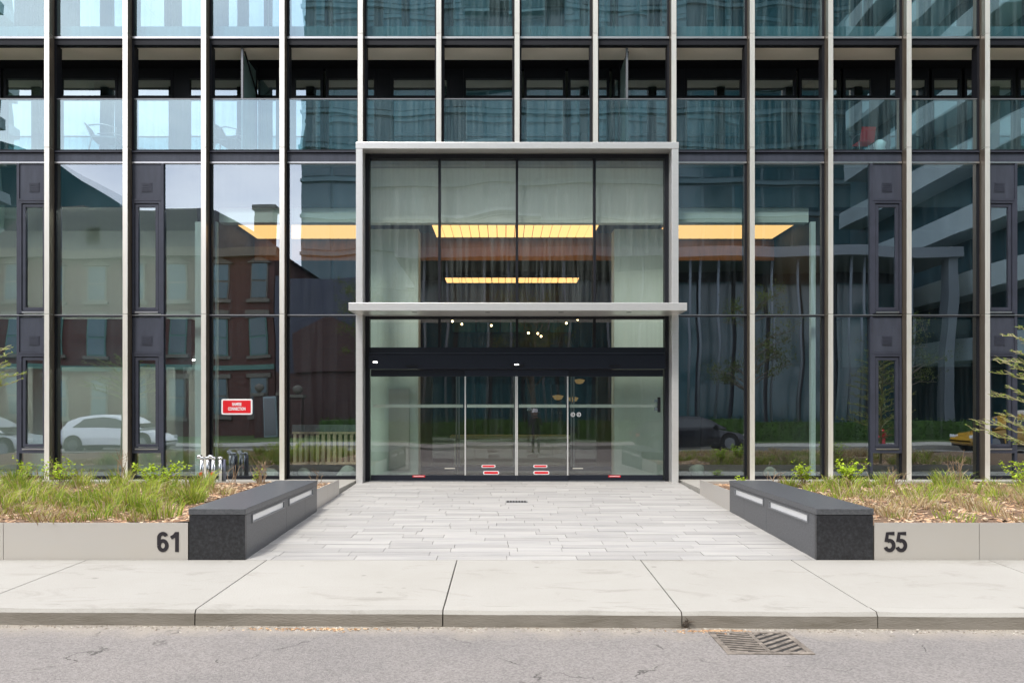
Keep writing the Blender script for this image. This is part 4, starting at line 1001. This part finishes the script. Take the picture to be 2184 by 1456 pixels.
for fl, (z0, z1) in enumerate(((.9, 3.1), (4.5, 6.7), (7.6, 9.7))):
    for cx in np.arange(-28.6, -14, 2.35):
        w = box('window', cx - .52, cx + .52, -29.99, -29.93, z0, z1, 'pgreen' if fl == 1 else 'stone', hb)
        for q in (0, 1): box('pane', cx - .45, cx + .45, -29.925, -29.90, z0 + .08 + q * (z1-z0)/2, z0 + (z1-z0)/2 * (q + 1) - .03, 'towerglass', w)
        box('sill', cx - .7, cx + .7, -29.99, -29.82, z0 - .2, z0 - .01, 'stone', w)
        if fl == 2: MB().prism([(cx - .75, z1 + .02), (cx + .75, z1 + .02), (cx, z1 + .45)], -29.99, -29.82, 'y').build('pediment', 'stone', w)
        else: box('lintel', cx - .7, cx + .7, -29.99, -29.85, z1 + .02, z1 + .26, 'stone', w)
# low dark block
lb = thing('dark_clad_block', 'low dark blue clad block beside the brick house across the street', 'building', (-10.5, -29, -.2))
box('wall', -13.4, -8.3, -38, -29.5, 3.4, 8.9, 'bluemetal', lb); box('ground_floor', -13.3, -8.4, -38, -29.2, -.2, 3.39, 'dkbrick', lb)
MB().prism([(-12.2, 3.4), (-8.3, 3.4), (-8.3, 5.6), (-10.2, 6.6), (-12.2, 5.6)], -29.48, -29.0, 'y').build('brick_gable', 'dkbrick', lb)
# portico building
pb = thing('portico_building', 'low public building with a flat white portico and slim columns across the street', 'building', (10, -27, -.2))
box('roof_slab', -6.0, 24.6, -38, -26.9, 9.55, 10.1, 'portico', pb)
box('back_wall', -5.6, 24.2, -38, -32, -.2, 9.54, 'intdark', pb)
box('end_pier', 23.9, 24.4, -27.9, -27.2, -.2, 9.54, 'portico', pb)
for i in range(14): box('wall_glazing', -5.2 + i * 2.1, -3.35 + i * 2.1, -31.99, -31.9, .2, 8.9, 'towerglass', pb)
for cx in (-4.6, -3.4, -1.2, .2, 2.0, 3.2, 5.6, 7.3, 9.9, 10.45, 11.45, 13.3, 14.5, 16.0, 16.8, 18.8, 19.5, 21.4, 22.2):
    MB().tube([(cx, -27.5, -.2), (cx, -27.5, 9.55)], .075, 8).build('column', 'portico', pb, smooth=True)
# centre tower
tw = thing('glass_tower', 'wide teal glass tower behind the portico building across the street', 'building', (8, -56, -.3))
tx0, tx1, ty = -19.0, 32.0, -56.0
box('core', tx0, tx1, -76, ty - .3, -.3, 58, 'towerslab', tw)
pg = MB().box(-1.28, 1.28, -.05, .05, -1.22, 1.22); pgm = bpy.data.meshes.new('pane'); pgm.from_pydata(pg.v, [], pg.f); pgm.materials.append(M['towerglass'])
for fl in range(16):
    z = 3.0 + fl * 3.2
    for i in range(18):
        o = bpy.data.objects.new('window_pane', pgm); C.objects.link(o); o.parent = tw; o.matrix_parent_inverse = Matrix.Translation(-Vector((8, -56, -.3)))
        o.location = (tx0 + 1.45 + i * 2.83, ty - .25, z + 1.6)
    box('slab_band', tx0 - .05, tx1 + .05, ty - .29, ty + .05, z - .18, z + .10, 'towerslab', tw)
    if fl % 2: box('balcony', tx0 + 9 + (fl * 5) % 7, tx0 + 18 + (fl * 5) % 7, ty + .06, ty + 1.3, z - .1, z + .15, 'balslab', tw)
# tower with pale balconies facing left
bt = thing('balcony_tower', 'tower with stacked pale concrete balconies across the street at right', 'building', (34, -30, -.3))
box('core', 27.0, 48, -46, -22, -.3, 60, 'towerglass', bt)
for fl in range(15):
    z = 4 + fl * 3.6
    box('balcony', 25.2, 26.99, -44 + (fl % 3), -23.5 + (fl % 2) * 1.5, z, z + 1.25, 'balslab', bt)
    box('street_balcony', 28, 46, -21.99, -20.6, z, z + 1.2, 'balslab', bt)
# glass block far left with a sloping roof, and a slim balcony block
gb_ = thing('sloping_glass_block', 'blue glass block with a sloping roof far behind the brick house', 'building', (-47, -62, -.3))
MB().prism([(-58, -.3), (-38.5, -.3), (-38.5, 21.5), (-47, 27.0), (-58, 30)], -80, -62, 'y').build('volume', 'towerglass', gb_)
for i in range(8): box('floor_band', -57.9, -38.6, -61.99, -61.85, 2 + i * 2.6, 2.35 + i * 2.6, 'towerslab', gb_)
for i in range(10): box('mullion', -57 + i * 2, -56.85 + i * 2, -61.84, -61.7, 1, 21, 'portico', gb_)
nb = thing('slim_balcony_block', 'slim green grey block with small balconies at far left across the street', 'building', (-50, -50, -.3))
box('core', -56, -46.5, -56, -44, -.3, 46, 'pgreen', nb)
for i in range(13): box('balcony', -46.49, -44.6, -54, -45, 3 + i * 3.3, 3.9 + i * 3.3, 'balslab', nb)
# gate piers, hedge, trees
for i, cx in enumerate((-13.35, -12.05, -11.35)):
    t = thing('gate_pier', ('left', 'middle', 'right')[i] + ' stone gate pier topped with a ball across the street', 'gate pier', (cx, -26.4, -.2), 'ball topped gate piers')
    box('shaft', cx - .26, cx + .26, -26.66, -26.14, -.2, 1.95, 'dkbrick', t); box('cap', cx - .34, cx + .34, -26.74, -26.06, 1.952, 2.12, 'stone', t)
    MB().lathe([(.06, 0), (.10, .05), (.22, .17), (.26, .30), (.20, .44), (.02, .52)], (cx, -26.4, 2.12), 14).build('ball', 'stone', t, smooth=True)
ub = thing('utility_cabinet', 'grey utility cabinet between the gate piers across the street', 'cabinet', (-12.7, -26.2, -.2)); box('body', -13.05, -12.35, -26.5, -26.0, -.2, 1.9, 'balslab', ub, bevel=.02); box('door', -13.0, -12.4, -25.995, -25.97, -.1, 1.8, 'greymetal', ub)
def leaves(n, fn, s):
    V, F = [], []
    for i in range(n):
        p = fn(); b = len(V); L = s * random.uniform(.6, 1.3); a = random.uniform(0, 6.28); e = random.uniform(-1, 1)
        u = Vector((math.cos(a)*math.cos(e), math.sin(a)*math.cos(e), math.sin(e))) * L; w = u.orthogonal().normalized() * L * .5
        V += [tuple(p - u*.5), tuple(p + w*.6), tuple(p + u*.5), tuple(p - w*.6)]; F.append((b, b+1, b+2, b+3))
    m = MB(); m.v, m.f = V, F; return m
for (x0, x1, lab) in ((-9.5, 3.0, 'clipped hedge left of the photographer across the street'), (3.4, 24, 'clipped hedge in front of the portico columns across the street')):
    hd = thing('hedge', lab, 'hedge', ((x0+x1)/2, -23.5, -.2), 'hedges across the street')
    box('core', x0 + .1, x1 - .1, -23.9, -23.1, -.2, .75, 'hedge', hd)
    leaves(int(700 * (x1 - x0) / 6), lambda: Vector((random.uniform(x0, x1), random.choice((random.uniform(-24, -22.95), -22.98, -23.0)), random.uniform(-.1, .88))), .12).build('foliage', 'hedge', hd)
def tree(x, y, h, r_, nl, lab, seed):
    random.seed(seed); t = thing('street_tree', lab, 'tree', (x, y, -.2), 'trees across the street')
    tb = MB(); tips = []
    tb.tube([(x, y, -.25), (x + .1, y, h*.35), (x + .05, y + .1, h*.62), (x, y, h*.95)], [.17, .13, .09, .02], 8)
    for i in range(26):
        u = random.uniform(.28, .92); a = random.uniform(0, 6.28); L = r_ * random.uniform(.6, 1.1) * (1.15 - .5*u)
        p0 = Vector((x + .06, y, h*u)); p2 = p0 + Vector((math.cos(a)*L, math.sin(a)*L, L*random.uniform(.2, .8))); pm2 = (p0+p2)/2 + Vector((0, 0, L*.12))
        tb.tube([p0, pm2, p2], [.045, .028, .008], 5)
        for q in range(5):
            s0 = pm2.lerp(p2, random.random()); e = s0 + Vector((random.gauss(0, .45), random.gauss(0, .45), random.uniform(0, .8))); tb.tube([s0, e], [.012, .004], 4); tips.append((s0, e))
    tb.build('trunk', 'bark', t)
    leaves(nl, lambda: (lambda q: q[0].lerp(q[1], random.uniform(.2, 1.15)) + Vector((random.gauss(0, .13), random.gauss(0, .13), random.gauss(0, .12))))(random.choice(tips)), .10).build('crown', 'treeleaf', t)
tree(12.4, -24.8, 7.0, 2.4, 3600, 'leafing street tree across the street in front of the slim columns', 21)
tree(1.2, -25.2, 6.5, 2.6, 4200, 'leafing street tree across the street facing the doors', 22)
tree(-7.4, -25.5, 7.5, 2.2, 2600, 'thin leafing tree beside the dark clad block across the street', 23)
tree(20.5, -25.3, 6.0, 2.0, 2400, 'leafing tree near the portico end across the street', 24)
random.seed(99)
# vehicles
def car(name, x, y, rz, paint, lab, L=4.4, Wd=1.8, H=1.62, cab=(.20, .27, .68, .90), roofbox=False):
    t = thing(name, lab, 'car', (x, y, -.366), None, rz)
    hw = Wd / 2; hl = L / 2
    def X_(u): return -hl + u * L            # u = 0 tail, 1 nose
    belt = .60 * H if H > 1.5 else .62 * H
    st_ = [(0.0, .42, belt*.86, .80), (.03, .30, belt*.98, .93), (.12, .24, belt, 1.0), (.5, .22, belt*.985, 1.0), (.72, .22, belt*.95, 1.0), (.90, .24, belt*.80, .97), (.975, .28, belt*.66, .88), (1.0, .36, belt*.52, .74)]
    b = MB(); n = 8
    for (u, zb, zt, k) in st_:
        w = hw * k; x_ = X_(u); zm = zb + (zt - zb) * .55
        b.v += [(x_, -w*.86, zb), (x_, -w, zb + .1), (x_, -w, zm), (x_, -w*.93, zt), (x_, w*.93, zt), (x_, w, zm), (x_, w, zb + .1), (x_, w*.86, zb)]
    for i in range(len(st_) - 1):
        for q in range(n): b.f.append((i*n + q, (i+1)*n + q, (i+1)*n + (q+1) % n, i*n + (q+1) % n))
    b.f.append(tuple(range(n))); b.f.append(tuple(reversed([(len(st_)-1)*n + q for q in range(n)])))
    body = b.build('body', paint, t, smooth=False, local=True, bevel=.03)
    u0, u1, u2, u3 = cab; zr = H - .366 + .366
    gp = [(X_(.03), belt*.97), (X_(.10), belt + (H - belt)*.62), (X_(.20), H*.95), (X_(.33), H*.99), (X_(.45), H), (X_(.56), H*.97), (X_(.66), belt + (H - belt)*.62), (X_(.80), belt*.95)]
    cabm = MB(); wl_, wt_ = hw*.92, hw*.70
    m_ = len(gp); lay = []
    for (px_, pz) in gp:
        k = (pz - belt*.95) / (H - belt*.95); w = wl_ + (wt_ - wl_) * k; lay.append((px_, pz, w))
    for (px_, pz, w) in lay: cabm.v += [(px_, -w, pz), (px_, w, pz)]
    cabm.f.append(tuple(2*i for i in range(m_))); cabm.f.append(tuple(2*i + 1 for i in reversed(range(m_))))
    for i in range(m_): j = (i+1) % m_; cabm.f.append((2*i, 2*i+1, 2*j+1, 2*j))
    cabm.build('cabin', paint, t, local=True, bevel=.04)
    for s in (-1, 1):                       # side glass, windscreen, rear screen
        wv = MB(); ins = [(X_(.15), belt + .13), (X_(.25), H*.90), (X_(.44), H*.935), (X_(.55), H*.90), (X_(.64), belt + (H - belt)*.52), (X_(.71), belt + .05)]
        pts = []
        for (a, c) in ins:
            k = (c - belt*.95) / (H - belt*.95); w = wl_ + (wt_ - wl_) * k; pts.append((a, c, w))
        wv.v = [(a, s*(w + .012), c) for a, c, w in pts] + [(a, s*(w - .03), c) for a, c, w in pts]
        nw = len(pts); wv.f = [tuple(range(nw)), tuple(reversed(range(nw, 2*nw)))] + [(q, q + nw, (q + 1) % nw + nw, (q + 1) % nw) for q in range(nw)]
        MB().box(X_(.05), X_(.95), s*(hw*.90), s*(hw*1.004), .20, .33).build('sill_trim', 'tyre', t, local=True)
        wv.build('side_window', 'carglass', t, local=True)
        MB().box(X_(.68), X_(.68) + .14, s*(hw*.93), s*(hw*1.08), belt + .02, belt + .16).build('mirror', paint, t, local=True, bevel=.02)
        MB().box(X_(.955), X_(.985), s*hw*.50, s*hw*.86, belt*.60, belt*.74).build('headlight', 'lamp', t, local=True, bevel=.02)
        MB().box(X_(.0) - .01, X_(.035), s*hw*.55, s*hw*.87, belt*.70, belt*.88).build('tail_light', 'tail', t, local=True, bevel=.02)
        for u in (.17, .81):
            xw = X_(u)
            MB().tube([(xw, s*(hw - .22), .345), (xw, s*(hw + .004), .345)], .40, 24).build('wheel_arch', 'hole', t, local=True)
            w_ = MB().tube([(xw, s*(hw - .20), .33), (xw, s*(hw + .012), .33)], .335, 22).build('wheel', 'tyre', t, local=True)
            rm_ = MB().tube([(xw, s*(hw + .013), .33), (xw, s*(hw + .022), .33)], .215, 14).build('rim', 'greymetal', w_, local=True)
    ws = MB(); a, c = lay[-3], lay[-1]
    ws.v = [(a[0] + .03, -a[2]*.92, a[1] - .03), (a[0] + .03, a[2]*.92, a[1] - .03), (c[0] + .0, c[2]*.9, c[1] + .06), (c[0] + .0, -c[2]*.9, c[1] + .06)]
    ws.v += [(p[0] - .05, p[1], p[2] - .03) for p in ws.v]
    ws.f = [(3, 2, 1, 0), (4, 5, 6, 7), (0, 1, 5, 4), (1, 2, 6, 5), (2, 3, 7, 6), (3, 0, 4, 7)]; ws.build('windscreen', 'carglass', t, local=True)
    if roofbox: MB().box(-.35, -.1, -.35, .35, H, H + .16).build('roof_sign', 'white', t, local=True, bevel=.02)
    return t
car('white_hatchback', -15.9, -16.4, 0, 'car_white', 'white compact sport utility car reflected in the left panes', 4.3, 1.82, 1.52)
car('silver_car', -19.2, -13.0, 0, 'car_silver', 'silver car reflected low in the leftmost panes', 4.5, 1.8, 1.45)
car('black_sedan', 7.3, -16.5, 0, 'car_black', 'black sedan reflected right of the entrance portal', 4.6, 1.82, 1.44)
car('yellow_taxi', 20.6, -16.4, R(180), 'car_yellow', 'yellow taxi reflected in the panes at far right', 4.7, 1.85, 1.5, roofbox=True)
hy = thing('fire_hydrant', 'red fire hydrant across the street reflected at right', 'hydrant', (16.3, -18.9, -.22))
MB().lathe([(.16, 0), (.16, .05), (.11, .06), (.11, .5), (.14, .52), (.13, .6), (.04, .70)], (16.3, -18.9, -.22), 14).build('barrel', 'tail', hy, smooth=True)
for s in (-1, 1): MB().tube([(16.3 + s*.10, -18.9, .2), (16.3 + s*.19, -18.9, .2)], .06, 10).build('nozzle', 'red', hy)
# people
def person(x, y, z, rz, lab, top, hat):
    t = thing('person', lab, 'person', (x, y, z), None, rz)
    V = [(0, 0, .95), (0, .01, 1.18), (0, .0, 1.40), (0, -.02, 1.50), (0, -.03, 1.58), (0, -.03, 1.70),
         (.19, 0, 1.40), (.25, -.02, 1.14), (.20, -.24, 1.26), (.08, -.36, 1.42), (-.19, 0, 1.40), (-.25, -.02, 1.14), (-.20, -.24, 1.26), (-.06, -.36, 1.42),
         (.10, 0, .90), (.11, -.01, .50), (.11, .03, .09), (.11, -.12, .04), (-.10, 0, .90), (-.11, -.02, .50), (-.11, .03, .09), (-.11, -.12, .04)]
    E = [(0,1),(1,2),(2,3),(3,4),(4,5),(2,6),(6,7),(7,8),(8,9),(2,10),(10,11),(11,12),(12,13),(0,14),(14,15),(15,16),(16,17),(0,18),(18,19),(19,20),(20,21)]
    rad = [.15,.14,.15,.055,.085,.09,.065,.05,.042,.035,.065,.05,.042,.035,.10,.07,.05,.04,.10,.07,.05,.04]
    me = bpy.data.meshes.new('body'); me.from_pydata(V, E, []); o = put('body', me, top, t, local=True)
    sk = o.modifiers.new('skin', 'SKIN'); sk.use_smooth_shade = True
    for i, v in enumerate(me.skin_vertices[0].data): v.radius = (rad[i], rad[i] * (.72 if i < 3 else 1)); v.use_root = (i == 0)
    ss = o.modifiers.new('sub', 'SUBSURF'); ss.levels = 1; ss.render_levels = 2
    fc_ = MB().lathe([(.02, -.12), (.06, -.10), (.085, -.03), (.09, .04), (.075, .10), (.02, .13)], (0, -.045, 1.63), 14); fc_.build('face', 'skin', t, smooth=True, local=True)
    MB().prism([(-.012, 1.60), (.012, 1.60), (0, 1.65)], -.155, -.12, 'y').build('nose', 'skin', t, local=True)
    for s in (-1, 1):
        b = MB()
        for q in range(4): b.tube([(s*.07 - s*.0 + (q - 1.5)*.018, -.37, 1.43), (s*.05 + (q - 1.5)*.018, -.42, 1.46), (s*.03 + (q - 1.5)*.016, -.43, 1.49)], [.009, .008, .006], 5)
        b.tube([(s*.06, -.36, 1.44), (s*.02, -.38, 1.47)], [.011, .008], 5); b.build('fingers', 'skin', t, smooth=True, local=True)
    MB().lathe([(.18 if hat == 'white' else .108, 1.66), (.125, 1.675), (.115, 1.70), (.105, 1.77), (.07, 1.80), (.01, 1.805)], (0, -.03, 0), 16).build('hat' if hat == 'white' else 'hair', hat if hat == 'white' else 'cloth_dark', t, smooth=True, local=True)
person(.95, -15.6, -.366 + tilt(.95), R(180), 'photographer in dark clothes and pale hat reflected in the right sliding door', 'cloth_dark', 'white')
person(17.9, -14.0, -.42, R(75), 'pedestrian in blue clothes walking past the yellow taxi reflection', 'cloth_blue', 'dark')
print('pavers', npav, 'objects', len(bpy.data.objects))
